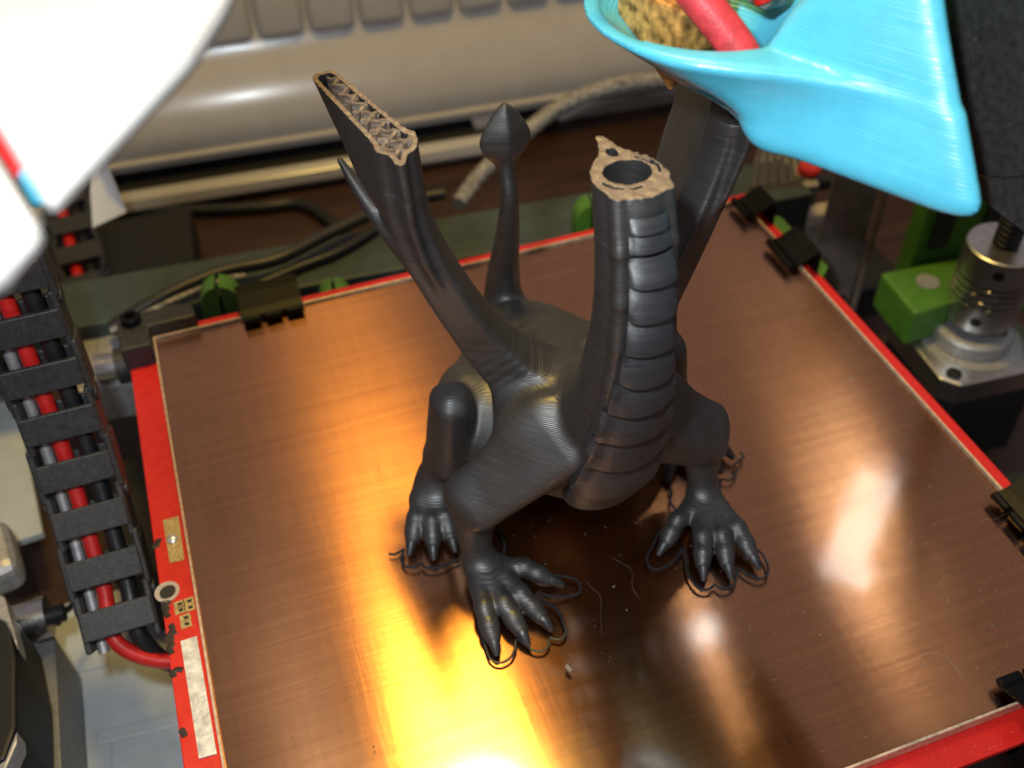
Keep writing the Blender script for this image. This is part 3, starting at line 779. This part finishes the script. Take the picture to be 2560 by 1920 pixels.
G().prism([(-109.5, 102.5), (-109.5, 86.5), (-100.4, 86.5), (-100.4, 94.9), (-86.5, 94.9), (-86.5, 99.5), (-90, 102.5)], -8, 4.2, None, 0.7).build('block', 'black_plastic', cb)
sc_ = G().lathe((-105.0, 98.5, 4.1), [(3.0, 0), (3.0, 2.2), (2.6, 2.6), (1.5, 2.6), (1.5, .8)], 24).build('socket_screw', 'black_steel', cb)

# ---------------------------------------------------------------- cable chain on the left
XC = -122.3
PATH = [(8, -27), (18.5, -18), (28, -8), (36.5, 2.5), (43.5, 14), (49, 26.5), (53, 39.5), (56, 53), (58, 66.5), (59, 80)]
def chain_links(t, path, xs, W=18.0, hgt=10.0):
    for i in range(len(path) - 1):
        (y0, z0), (y1, z1) = path[i], path[i + 1]; x = (xs[i] + xs[i + 1]) / 2
        L = math.hypot(y1 - y0, z1 - z0); a = math.atan2(z1 - z0, y1 - y0)
        M = Matrix.Translation((x, (y0 + y1) / 2, (z0 + z1) / 2)) @ Matrix.Rotation(math.atan2(xs[i + 1] - xs[i], y1 - y0) * -1 if abs(xs[i + 1] - xs[i]) > 1e-3 else 0, 4, 'Z') @ Matrix.Rotation(a, 4, 'X')
        lk = G().box((0, 0, hgt / 2), (W, L * 0.54, 1.7), (0, 0, 0), 0.35, M=M).build('link', 'black_plastic', t)
        for sx in (-1, 1):
            G().box((sx * (W / 2 - 0.4 + (i % 2) * 0.7), 0.6, 0), (1.7, L * 1.08, hgt), (0, 0, 0), 0.6, M=M).build('side_plate', 'black_plastic', lk)
            G().lathe(M @ Vector((sx * (W / 2 + .5), L * .38, 0)), [(2.6, 0), (2.6, .7), (1.6, .9)], 16, M.to_3x3() @ Vector((sx, 0, 0))).build('pivot', 'black_plastic', lk)
        G().box((0, 0, -hgt / 2), (W, L * 0.5, 1.7), (0, 0, 0), 0.35, M=M).build('inner_bar', 'black_plastic', lk)
ca = thing('cable_chain', (XC, 2, -40), 'black plastic cable chain rising along the left side of the red bed', 'cable chain', 'black cable chains')
chain_links(ca, PATH, [XC - .4 * k for k in range(len(PATH))][::-1] if False else [XC] * len(PATH))
cb2 = thing('cable_chain', (-134, 235, ZT_), 'far run of black cable chain above the silver bracket', 'cable chain', 'black cable chains')
PB = [(202, -64), (220, -61), (238, -58), (256, -55), (274, -52), (292, -49)]
chain_links(cb2, PB, [-130.5, -131.6, -132.8, -134, -135.2, -136.4], 17.0, 9)
def inpath(path, xs, dx, dz=0.0): return [(x + dx, y, z + dz) for (y, z), x in zip(path, xs)]
xa = [XC] * len(PATH)
G().tube([(-86, 16, -28), (-98, 9, -31), (-112, 3, -34)] + inpath(PATH, xa, -2.2, .6), 2.05, 14, 6).build('red_cable', 'red_cable', label='thick red cable running inside the near cable chain to the bed', cat='cable')
G().tube([(-86, 16, -38), (-98, 10, -42), (-112, 5, -40)] + inpath(PATH, xa, 3.6, 0), 2.3, 14, 6).build('black_cable', 'black_cable', label='thick black cable beside the red one inside the near chain', cat='cable')
G().tube(inpath(PATH, xa, -6.2, -1.5), 1.5, 10, 6).build('grey_cable', 'dull_alu', label='thin grey cable at the outer side inside the near chain', cat='cable')
xb = [-130.5, -131.6, -132.8, -134, -135.2, -136.4]
G().tube(inpath(PB, xb, -2.8, 0), 2.4, 12, 6).build('red_cable', 'red_cable', label='thick red cable inside the far cable chain run', cat='cable')
G().tube(inpath(PB, xb, 3.0, 0), 2.2, 12, 6).build('black_cable', 'black_cable', label='thick black cable inside the far cable chain run', cat='cable')

# silver bracket, smooth rod and clamp left of the bed
br = thing('silver_bracket', (-125, 165, -70), 'small silver sheet bracket with two screw holes at the end of the far chain', 'bracket')
b0 = [at(150, 645, -44), at(222, 628, -44), at(232, 705, -52), at(165, 722, -52)]
n_ = np.cross(b0[1] - b0[0], b0[3] - b0[0]); n_ /= np.linalg.norm(n_)
G().add([*b0, *[p - n_ * 2 for p in b0]], [[0, 3, 2, 1], [4, 5, 6, 7], [0, 1, 5, 4], [1, 2, 6, 5], [2, 3, 7, 6], [3, 0, 4, 7]]).build('plate', 'dull_alu', br)
for px, py in ((178, 656), (182, 694)):
    c = (b0[0] + b0[1] + b0[2] + b0[3]) / 4; q = at(px, py, -46.5 if py < 680 else -50)
    G().lathe(q, [(2.2, -.2), (2.2, .9), (1.2, .9), (1.1, .2)], 18, n_ if n_[2] > 0 else -n_).build('screw', 'steel', br)
rc = thing('rod_clamp', (-122, 110, -30), 'dull silver rod clamp block with a bright rod end beside the corner block', 'clamp')
q0 = at(225, 790, -30)
G().box((q0[0], q0[1], -34), (26, 30, 16), (0, 0, -4), 1.2).build('block', 'dull_alu', rc)
G().cyl(at(232, 797, -22) + np.array([-3, 1, 0]), at(268, 790, -22) + np.array([2, 0, 0]), 4.6, 24).build('rod_end', 'steel', rc)
G().lathe(at(264, 790, -22), [(6.0, -1.5), (6.0, 3.5)], 24, (1, -.05, 0)).build('rubber_ring', 'black_plastic', rc)
G().tube([at(150, 735, -36), at(200, 727, -34), at(262, 712, -30), at(300, 700, -28)], .8, 8, 5).build('thin_red_wire', 'red_cable', label='thin red wire crossing above the silver rod clamp', cat='wire')
G().tube([at(150, 728, -36), at(200, 719, -34), at(262, 705, -30), at(300, 694, -28)], .8, 8, 5).build('thin_black_wire', 'black_cable', label='thin black wire crossing above the silver rod clamp', cat='wire')
G().cyl((-122, 70, -52), (-60, 66, -52), 4, 20).build('cross_rod', 'steel', label='steel rod under the left side of the bed', cat='rod')
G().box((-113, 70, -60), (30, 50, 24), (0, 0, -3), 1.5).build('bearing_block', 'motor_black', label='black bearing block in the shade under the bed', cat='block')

# lower left corner: grey extrusion, black motor corner, steel bearing
ge = [at(40, 1390, -50), at(118, 1372, -50), at(135, 1700, -50), at(35, 1700, -50)]
G().prism([p[:2] for p in ge], -74, -50, None, .5).build('grey_bar', 'grey_alu', label='dull grey metal bar in the lower left corner', cat='bar')
mo = thing('black_motor', (-172, 30, -50), 'black motor with bright chamfered corner cut by the lower left frame edge', 'motor')
mp_ = [at(-80, 1290, -20), at(12, 1300, -20), at(34, 1420, -20), at(34, 1570, -20), at(10, 1640, -20), at(-80, 1680, -20)]
G().prism([p[:2] for p in mp_], -48, -20, None, 1.0).build('body', 'motor_black', mo)
mp2 = [at(-80, 1255, -19), at(8, 1285, -19), at(36, 1385, -19), at(36, 1400, -19), at(10, 1340, -19), at(-80, 1300, -19)]
G().prism([p[:2] for p in mp2], -26, -19.5, None, .5).build('chamfered_corner', 'dull_alu', mo)
mp3 = [at(34, 1575, -19), at(36, 1600, -19), at(10, 1660, -19), at(-40, 1690, -19), at(-40, 1670, -19), at(8, 1640, -19)]
G().prism([p[:2] for p in mp3], -26, -19.5, None, .5).build('chamfered_corner', 'dull_alu', mo)
bq = thing('steel_bearing', at(70, 1340, -45), 'shiny steel bearing cylinder in front of the lower chain end', 'bearing')
G().cyl(at(30, 1352, -42), at(70, 1341, -42), 5.6, 28).build('sleeve', 'steel', bq)
G().cyl(at(71, 1341, -42), at(106, 1331, -42), 6.0, 28).build('sleeve', 'steel', bq)
G().cyl(at(104, 1332, -42), at(140, 1322, -42), 2.6, 18).build('shaft', 'motor_black', bq)
G().box(at(10, 1190, -40) - np.array([6, 0, 3]), (18, 22, 12), (0, 0, 10), 4, 3).build('round_knob', 'dull_alu', label='dark bronze rounded knob at the left frame edge', cat='knob')
G().tube([at(150, 1200, -60), at(190, 1270, -58), at(130, 1330, -50), at(125, 1350, -50)], 1.0, 8, 6).build('thin_black_wire', 'black_cable', label='thin black wire curling behind the steel bearing', cat='wire')

# ---------------------------------------------------------------- green printed parts and cables behind the bed
def knob(c, rz, label, w=13.0, h=17.0):
    t = thing('green_thumbscrew', (c[0], c[1], c[2] - 10), label, 'thumbscrew', 'green printed thumbscrews behind the bed')
    M = frame(c, math.radians(rz))
    for sx in (-1, 1):
        pr = [(sx * 0.7, -10), (sx * w / 2, -10), (sx * w / 2, 0)] + [(sx * (w / 2) * math.cos(a), h * .42 * math.sin(a)) for a in np.linspace(.15, 1.45, 8)] + [(sx * .7, h * .42)]
        vs = [M @ Vector((x, y, z)) for y in (-3.5, 3.5) for x, z in pr]; n = len(pr)
        G().add(vs, [[i, (i + 1) % n, n + (i + 1) % n, n + i] for i in range(n)] + [list(range(n)), [n + i for i in range(n)][::-1]]).build('half', 'green_print', t)
    G().cyl(M @ Vector((0, 0, -14)), M @ Vector((0, 0, 2)), 0.65, 12).build('screw', 'black_steel', t)
kp = at(478, 645, -6); knob((kp[0], kp[1], -7), -8, 'bright green printed knob beside the black clip on the far plate edge', 13, 20)
kp = at(1275, 470, -6); knob((kp[0], kp[1], -6), -8, 'green printed knob half hidden behind the dragon neck', 12, 18)
kp = at(720, 618, -8); knob((kp[0], kp[1], -12), -8, 'low green printed knob just showing over the far red edge', 10, 12)
G().prism([at(1655, 455, -8)[:2], at(1690, 470, -8)[:2], at(1790, 575, -8)[:2], at(1770, 610, -8)[:2], at(1640, 480, -8)[:2]], -14, -8, None, .5).build('green_bracket', 'green_print', label='green printed strip beside the clips on the right plate edge', cat='bracket')
G().tube([at(240, 708, -20), at(330, 652, -16), at(470, 590, -14), at(600, 560, -14), at(720, 500, -14), at(860, 440, -14), at(960, 418, -14)], 2.3, 12, 8).build('black_cable', 'black_cable', label='thick black cable sweeping over the frame rail behind the bed', cat='cable')
G().tube([at(240, 716, -19), at(360, 655, -15), at(480, 606, -14), at(530, 596, -14)], 1.1, 10, 8).build('copper_wire', 'braid', label='thin pale wire lying along the black cable on the rail', cat='wire')
G().tube([at(500, 640, -18), at(640, 580, -18), at(740, 540, -18), at(850, 470, -18), at(900, 440, -18)], 1.8, 10, 8).build('black_cable', 'black_cable', label='second black cable under the thick one on the rail', cat='cable')
G().tube([at(260, 470, ZT_ + 4), at(420, 430, ZT_ + 4), at(560, 470, ZT_ + 4), at(680, 432, ZT_ + 4), at(740, 470, ZT_ + 4), at(760, 500, ZT_ + 4)][1:1] + [at(240, 455, ZT_ + 3), at(400, 455, ZT_ + 3), at(560, 448, ZT_ + 3), at(640, 440, ZT_ + 3), at(690, 460, ZT_ + 3), at(760, 520, ZT_ + 3)], 3.0, 10, 8).build('black_cable', 'black_cable', label='black cable lying on the wooden table behind the printer', cat='cable')
hose = [at(990, 440, -44), at(1040, 375, -40), at(1120, 300, -30), at(1220, 225, -20), at(1330, 185, -12), at(1420, 172, -6), at(1520, 165, -2)]
G().tube(hose, 3.5, 16, 10).build('braided_hose', 'braid', label='grey braided hose arching behind the dragon', cat='hose')
G().box((*at(225, 570, -72)[:2], -76), (80, 50, 20), (0, 0, -4.4), 2).build('dark_box', 'motor_black', label='black box on the table behind the silver bracket', cat='box')
# white card at the far left
cp = [at(180, 385, -10), at(232, 395, -10), at(273, 462, -26), at(192, 492, -26)]
nn = np.cross(cp[1] - cp[0], cp[3] - cp[0]); nn /= np.linalg.norm(nn)
cp = [at(190, 330, -4), at(225, 340, -4), at(273, 458, -30), at(200, 492, -30)]
G().add([*cp, *[p + np.array([0, 1.2, 0]) for p in cp]], [[0, 3, 2, 1], [4, 5, 6, 7], [0, 1, 5, 4], [1, 2, 6, 5], [2, 3, 7, 6], [3, 0, 4, 7]]).build('white_card', 'card_white', label='small white card hanging below the blurred white arm', cat='card')

# ---------------------------------------------------------------- right side: column, motor mount, motor, coupler, screw
ZM = -38.0
colm = thing('steel_column', (160, 95, ZT_), 'brown grey sheet metal column right of the bed', 'column')
c0 = at(1785, 455, -20); c1 = c0 + np.array([15.5, -7.0, 0])
Ld = c1 - c0; Ld[2] = 0
G().add([*( [ (c0[0], c0[1], z) for z in (-80, 120)] + [(c1[0], c1[1], z) for z in (-80, 120)] + [(c1[0] + 2, c1[1] + 3, z) for z in (-80, 120)] + [(c0[0] + 2, c0[1] + 3, z) for z in (-80, 120)])],
        [[0, 2, 3, 1], [2, 4, 5, 3], [4, 6, 7, 5], [6, 0, 1, 7], [1, 3, 5, 7], [0, 6, 4, 2]]).build('web', 'column_metal', colm)
G().box((c1[0] + 2.2, c1[1] - 1.2, 20), (1.6, 2.4, 200), (0, 0, 0), .3).build('flange', 'column_metal', colm)

mt = thing('stepper_motor', (165, 30, ZM - 40), 'black stepper motor with silver top plate right of the bed', 'motor')
mc = np.array([165.5, 38.5, ZM])      # centre of the motor's top face
FM = frame((mc[0], mc[1], ZM), math.radians(-5))
def octo(h, c): return [(-h + c, -h), (h - c, -h), (h, -h + c), (h, h - c), (h - c, h), (-h + c, h), (-h, h - c), (-h, -h + c)]
G().prism(octo(21.1, 5), -9, 0, FM, .6).build('top_plate', 'brushed_alu', mt)
G().prism(octo(20.9, 6), -40, -9.2, FM, .5).build('body', 'motor_black', mt)
G().lathe(FM @ Vector((0, 0, 0.0)), [(17.5, 0), (17.5, .12)], 48).build('face_ring', 'dull_alu', mt)
G().lathe(FM @ Vector((0, 0, .5)), [(13.5, 0), (13.5, 4.6), (12.8, 5.4), (11, 5.6), (10.4, 4.6), (0.5, 4.6)], 48).build('boss', 'dull_alu', mt)
G().lathe(FM @ Vector((0, 0, 4)), [(4.2, 0), (4.2, 8)], 24).build('shaft', 'motor_black', mt)
for a, b in ((-15.5, -15.5), (15.5, -15.5), (-15.5, 15.5)):
    G().lathe(FM @ Vector((a, b, .02)), [(2.6, 0), (2.6, .5), (1.7, .5), (1.6, .1)], 18).build('screw_hole', 'motor_black', mt)
AXL = FM @ Vector((1.5, 1.5, 0))
cp_ = thing('shaft_coupler', (AXL.x, AXL.y, ZM + 8), 'silver shaft coupler with spiral cut above the motor', 'coupler')
def coupler():
    n = 72; zs = np.arange(0, 30.01, 0.25); prof_r = 12.0; vs = []; fs = []
    for z in zs:
        for i in range(n):
            a = 2 * math.pi * i / n; r = prof_r
            ph = (z - 9.5) / 2.6 - a / (2 * math.pi)
            fr = abs(ph - round(ph)) * 2.6
            if 8.8 < z < 20.5 and fr < 0.42: r -= 3.0
            if z < .5 or z > 29.5: r -= .5
            vs.append((AXL.x + r * math.cos(a), AXL.y + r * math.sin(a), ZM + 9 + z))
    m = len(zs)
    for j in range(m - 1):
        for i in range(n): fs.append([j * n + i, j * n + (i + 1) % n, (j + 1) * n + (i + 1) % n, (j + 1) * n + i])
    fs += [list(range(n))[::-1], [(m - 1) * n + i for i in range(n)]]
    G().add(vs, fs, True).build('barrel', 'brushed_alu', cp_)
coupler()
for z, a in ((5, 222), (25, 228)):
    a = math.radians(a); d = Vector((math.cos(a), math.sin(a), 0)); p = Vector((AXL.x, AXL.y, ZM + 9 + z)) + d * 11.7
    G().lathe(p, [(1.9, -.6), (1.9, .36)], 18, d).build('set_screw', 'motor_black', cp_)
def screw_rod():
    n = 20; vs = []; fs = []; zs = np.arange(0, 175, .5)
    for z in zs:
        for i in range(n):
            a = 2 * math.pi * i / n; r = 4.0 + .5 * math.sin(2 * math.pi * z / 2.0 + a)
            vs.append((AXL.x + r * math.cos(a), AXL.y + r * math.sin(a), ZM + 39.2 + z))
    for j in range(len(zs) - 1):
        for i in range(n): fs.append([j * n + i, j * n + (i + 1) % n, (j + 1) * n + (i + 1) % n, (j + 1) * n + i])
    fs += [list(range(n))[::-1], [(len(zs) - 1) * n + i for i in range(n)]]
    G().add(vs, fs, True).build('lead_screw', 'motor_black', label='dark threaded rod rising out of the silver coupler', cat='threaded rod')
screw_rod()
mm = thing('motor_mount', (150, 75, ZM), 'bright green printed motor mount with a screw behind the coupler', 'mount')
G().prism([(-25, 1), (-25, 24), (40, 24), (40, 14), (22, 12.5), (8, 13.5), (-4, 8), (-9, 3)], 0.3, 15.5, FM, 1.2).build('block', 'green_print', mm)
G().box((0, 0, 0), (50, 8, 44), (0, 0, 0), .8, M=FM @ Matrix.Translation((14, 31, 22))).build('back_wall', 'green_print', mm)
for x in (-3, 17, 33): G().box((0, 0, 0), (7.5, 1.5, 24), (0, 0, 0), .3, M=FM @ Matrix.Translation((x, 26.4, 32))).build('slot', 'dark_hole', mm)
G().lathe(FM @ Vector((-12, 15, 15.5)), [(4.0, 0), (4.0, .2), (2.4, .2), (2.4, .6), (1.0, .6)], 22).build('screw', 'dull_alu', mm)
G().box((0, 0, 0), (8, 12, 14), (0, 0, 0), .8, M=FM @ Matrix.Translation((27, 4, 9))).build('side_lug', 'green_print', mm)

# things far behind on the right
ve = thing('ribbed_cover', (150, 190, -60), 'grey ribbed cover with dark slots behind the right wing', 'cover')
q = [at(1610, 420, -20), at(1770, 400, -20), at(1740, 310, -20), at(1640, 315, -20)]
G().prism([p[:2] for p in q], -30, -20, None, .4).build('cover_plate', 'stripe_light', ve)
for k in range(7):
    t = (k + .5) / 7; a = q[0] * (1 - t) + q[1] * t; b = q[3] * (1 - t) + q[2] * t; a = a + (b - a) * .08
    d = (b - a); L = np.linalg.norm(d); c = (a + b) / 2
    G().box((c[0], c[1], -19.9), (2.2, L * .9, .8), (0, 0, math.degrees(math.atan2(d[1], d[0])) - 90)).build('slot', 'stripe_dark', ve)
q2 = [at(1612, 424, -26), at(1780, 402, -26)]
G().cyl(q2[0] + np.array([-12, 1, 0]), q2[1] + np.array([30, 0, 0]), 3.0, 12).build('black_rod', 'black_cable', label='black rod in front of the grey ribbed cover', cat='rod')
G().lathe(at(1750, 362, -17), [(4.2, -3), (4.2, 1.5), (3, 2.5)], 20, (0, -.5, 1)).build('red_button', 'red_button', label='small red round button beside the blue duct', cat='button')
q = [at(1650, 445, -40), at(1800, 415, -40), at(1790, 480, -46), at(1690, 520, -46)]
G().prism([p[:2] for p in q], -60, -44, None, .8).build('beige_block', 'beige_block', label='beige flat block between the clips and the column', cat='block')
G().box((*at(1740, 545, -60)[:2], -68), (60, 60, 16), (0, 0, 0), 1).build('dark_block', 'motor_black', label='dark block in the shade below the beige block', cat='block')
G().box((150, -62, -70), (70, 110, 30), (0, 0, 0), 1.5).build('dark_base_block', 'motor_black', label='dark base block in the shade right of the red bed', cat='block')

# ---------------------------------------------------------------- blue fan duct (distance field on its own small grid)
def duct():
    vx = 0.62; gx = np.arange(-12, 100, vx); gy = np.arange(-92, 34, vx); gz = np.arange(108, 172, vx)
    X, Y, Z = gx[:, None, None], gy[None, :, None], gz[None, None, :]
    cx, cy = 20.0, -5.0
    def conef(r0, r1, z0, z1, off=0.0):
        r = r0 + (r1 - r0) * np.clip((Z - z0) / (z1 - z0), 0, 1)
        return (np.sqrt((X - cx) ** 2 + (Y - cy) ** 2) - r - off) * 0.85
    cone_o = np.maximum(np.maximum(conef(9.0, 22.5, 115.0, 125.5), 114.5 - Z), Z - 126.6)
    # wide part leading to the fan: half spaces with rounded corners
    def plane(p, q, r, inside):
        p, q, r = map(np.array, (p, q, r)); n = np.cross(q - p, r - p).astype(float); n /= np.linalg.norm(n)
        if np.dot(np.array(inside) - p, n) > 0: n = -n
        return (X - p[0]) * n[0] + (Y - p[1]) * n[1] + (Z - p[2]) * n[2]
    ins = (60, -25, 140)
    ins = (36, -25, 140)
    f1 = plane((17.5, -29.5, 113), (38.5, -64.5, 113), (36.5, -45.5, 140), ins)
    f2 = plane((40, -64, 113), (38, -45, 140), (46, 0, 113), ins)
    f3 = 110.2 - Z + 0 * X
    f4 = Z - 166 + 0 * X
    f5 = plane((17.5, -27, 113), (20, -20, 127), (60, 2, 113), ins)
    f6 = X - 95 + 0 * Z + 0 * Y
    f7 = plane((21.7, -25.9, 131.4), (26.9, -29.5, 139.9), (31.7, -17.9, 131.4), ins)
    def smax(a, b, k): return -sminf(-a, -b, k)
    box = f1
    for f in (f2, f3, f4, f5, f6, f7): box = smax(box, f, 5.0)
    o = sminf(cone_o, box, 20.0)
    o = smax(o, np.minimum(Z - 127.0, box - 0.4), 1.5)
    hole = np.maximum(conef(6.5, 19.6, 115.0, 125.5), -(Z - 100))
    cut = np.maximum(hole, (X - 40.5) * .8 + (Y + 12) * .3 - 0)       # the hole's straight right side
    o = np.maximum(o, -cut)
    global ORG, VX
    v, q = surface_nets(o.astype(np.float32)); p = v * vx + np.array([gx[0], gy[0], gz[0]])
    t = thing('fan_duct', (30, -20, 112), 'glossy sky blue printed fan duct hanging over the right wing', 'fan duct')
    g = G(); g.add(p, q.tolist(), True); ob = g.build('shell', 'cyan_print', t)
    md = ob.modifiers.new('smooth', 'SMOOTH'); md.factor = .5; md.iterations = 5
    return t
dt = duct()
# what sits in the duct: hot end
he = thing('hot_end', (17, -6, 111), 'brass coloured hot end block inside the blue duct', 'hot end')
G().box((15, -1, 123), (13, 16, 10), (0, 0, 20), .8).build('heater_block', 'brass_block', he)
G().lathe((14, -5, 110.5), [(.6, 0), (3.2, 4), (3.2, 9)], 20).build('nozzle', 'brass_block', he)
G().box((29, -7, 130), (9, 10, 8), (10, 15, 30), 1.2).build('clamp', 'burnt_block', he)
G().box((23, 0, 131), (10, 11, 8), (10, 0, 15), 2).build('insulation', 'orange_tape', he)
G().lathe((34.5, -8.5, 133), [(1.9, -2), (2.2, 0), (1.6, 2.2)], 16, (.3, .2, 1)).build('orange_bead', 'orange_bead', he)
G().lathe((35.0, -4.5, 134), [(1.6, -2), (2.0, 0), (1.4, 2.0)], 16, (.3, .2, 1)).build('orange_bead', 'orange_bead', he)
G().tube([(20.5, -21.5, 119), (18.5, -19, 124), (13.5, -13, 131), (8, -5, 139), (2, 4, 150)], 3.2, 16, 6).build('red_sleeve', 'pink_sleeve', label='thick pinkish red sleeve running into the hot end', cat='sleeve')
G().tube([(27, -12, 128), (25, -9, 134), (22, 2, 142), (18, 12, 150)], 1.9, 12, 6).build('red_wire', 'red_cable', label='red wire behind the pinkish sleeve over the hot end', cat='wire')
G().cyl((30, -2, 136), (35, 4, 142), 3.0, 18).build('white_tube', 'dull_alu', label='short pale tube end at the top of the hot end', cat='tube')
# black fan at the right of the duct
FF = Matrix.Translation((52.5, -42, 131)) @ Matrix.Rotation(math.radians(94), 4, 'Z') @ Matrix.Rotation(math.radians(-2), 4, 'X')
fan = thing('cooling_fan', (52, -40, 110), 'black cooling fan on the right face of the blue duct', 'fan')
def ring():
    n = 48; h = 25.0; y0, y1 = -11, 4; vs = []; fs = []
    for y in (y0, y1):
        for i in range(n):
            a = 2 * math.pi * i / n; c, s_ = math.cos(a), math.sin(a)
            k = min(h / max(abs(c), 1e-6), h / max(abs(s_), 1e-6)); k = min(k, 34.5)
            vs.append(FF @ Vector((k * c, y, k * s_)))
        for i in range(n):
            a = 2 * math.pi * i / n; vs.append(FF @ Vector((22.5 * math.cos(a), y, 22.5 * math.sin(a))))
    for i in range(n):
        j = (i + 1) % n
        fs += [[i, j, n + j, n + i], [2 * n + i, 3 * n + i, 3 * n + j, 2 * n + j], [i, 2 * n + i, 2 * n + j, j], [n + i, n + j, 3 * n + j, 3 * n + i]]
    return G().add(vs, fs)
ring().build('frame', 'black_plastic', fan)
G().lathe(FF @ Vector((0, 1.5, 0)), [(22.3, 0), (22.3, 1.8)], 40, FF.to_3x3() @ Vector((0, 1, 0))).build('back_disc', 'black_plastic', fan)
G().lathe(FF @ Vector((0, -9, 0)), [(10.5, 0), (11.5, 1.2), (11.5, 11)], 32, FF.to_3x3() @ Vector((0, 1, 0))).build('hub', 'grey_alu', fan)
for k in range(9):
    a = 2 * math.pi * k / 9
    Mb = FF @ Matrix.Rotation(a, 4, 'Y') @ Matrix.Translation((16.5, -3, 0)) @ Matrix.Rotation(math.radians(38), 4, 'X')
    G().box((0, 0, 0), (12, 1.0, 9.5), (0, 0, 0), .3, M=Mb).build('blade', 'black_plastic', fan)

# ---------------------------------------------------------------- blurred white printer arms close to the camera, upper left
def arm(poly_px, z1, z0, name, label, bev):
    poly = [at(x, y, z1)[:2] for x, y in poly_px]
    G().prism(poly, z0, z1, None, bev).build(name, 'white_plastic', label=label, cat='bracket', group='white plastic arms near the camera')
arm([(-120, -120), (545, -120), (482, 0), (408, 108), (98, 425), (45, 345), (-120, 90)], 158, 155, 'white_bracket', 'large blurred white plastic arm across the upper left corner', 1.2)
arm([(-200, 300), (-60, 250), (82, 478), (0, 565), (-200, 680)], 159, 156, 'white_bracket', 'smaller blurred white plastic arm at the left frame edge', 1.2)
G().tube([at(-60, 180, 147), at(0, 290, 147), at(50, 365, 147)], 1.4, 10, 5).build('red_wire', 'red_cable', label='red wire in the gap between the two white arms', cat='wire')
G().tube([at(-40, 235, 146), at(40, 350, 146), at(82, 425, 146)], 1.0, 10, 5).build('blue_wire', 'cyan_print', label='blue wire end in the gap between the two white arms', cat='wire')

# ---------------------------------------------------------------- dust and stray filament hairs on the glass
vs = []; fs = []
for k in range(420):
    x, y = rnd.uniform(-30, 97), rnd.uniform(-92, 60)
    if k > 200: x = rnd.uniform(-97, 97)
    r = rnd.uniform(.06, .2) * (1.8 if rnd.random() < .06 else 1); n = len(vs)
    vs += [(x - r, y, .06), (x, y - r, .06), (x + r, y, .06), (x, y + r, .06), (x, y, .06 + r)]
    fs += [[n, n + 1, n + 4], [n + 1, n + 2, n + 4], [n + 2, n + 3, n + 4], [n + 3, n, n + 4], [n + 3, n + 2, n + 1, n]]
G().add(vs, fs).build('dust', 'dust', label='tiny pale dust specks scattered over the glass', cat='dust', kind='stuff')
g = G()
for px, py, L, a0 in ((1300, 1370, 16, 70), (1380, 1290, 14, 100), (2080, 1470, 16, 80), (1860, 1080, 8, 20), (1700, 1100, 7, -60), (2120, 1130, 8, 30), (1560, 1500, 10, 10), (1930, 1400, 9, 50), (1150, 1340, 10, 30), (2050, 1300, 9, 70)):
    p = at(px, py, .12); a = math.radians(a0); pts = []
    for i in range(7):
        pts.append((p[0], p[1], .14)); p = p + np.array([math.cos(a), math.sin(a), 0]) * L / 6; a += rnd.uniform(-.7, .7)
    g.tube(pts, .024, 5, 4)
g.build('fine_hairs', 'dust', label='fine pale plastic hairs lying on the glass', cat='hair', kind='stuff')
G().box((*at(1228, 1447, 0)[:2], .6), (1.0, 1.9, .8), (10, 5, 20), .3).build('plastic_crumb', 'dust', label='tiny pale plastic crumb on the glass in front of the paw', cat='crumb')
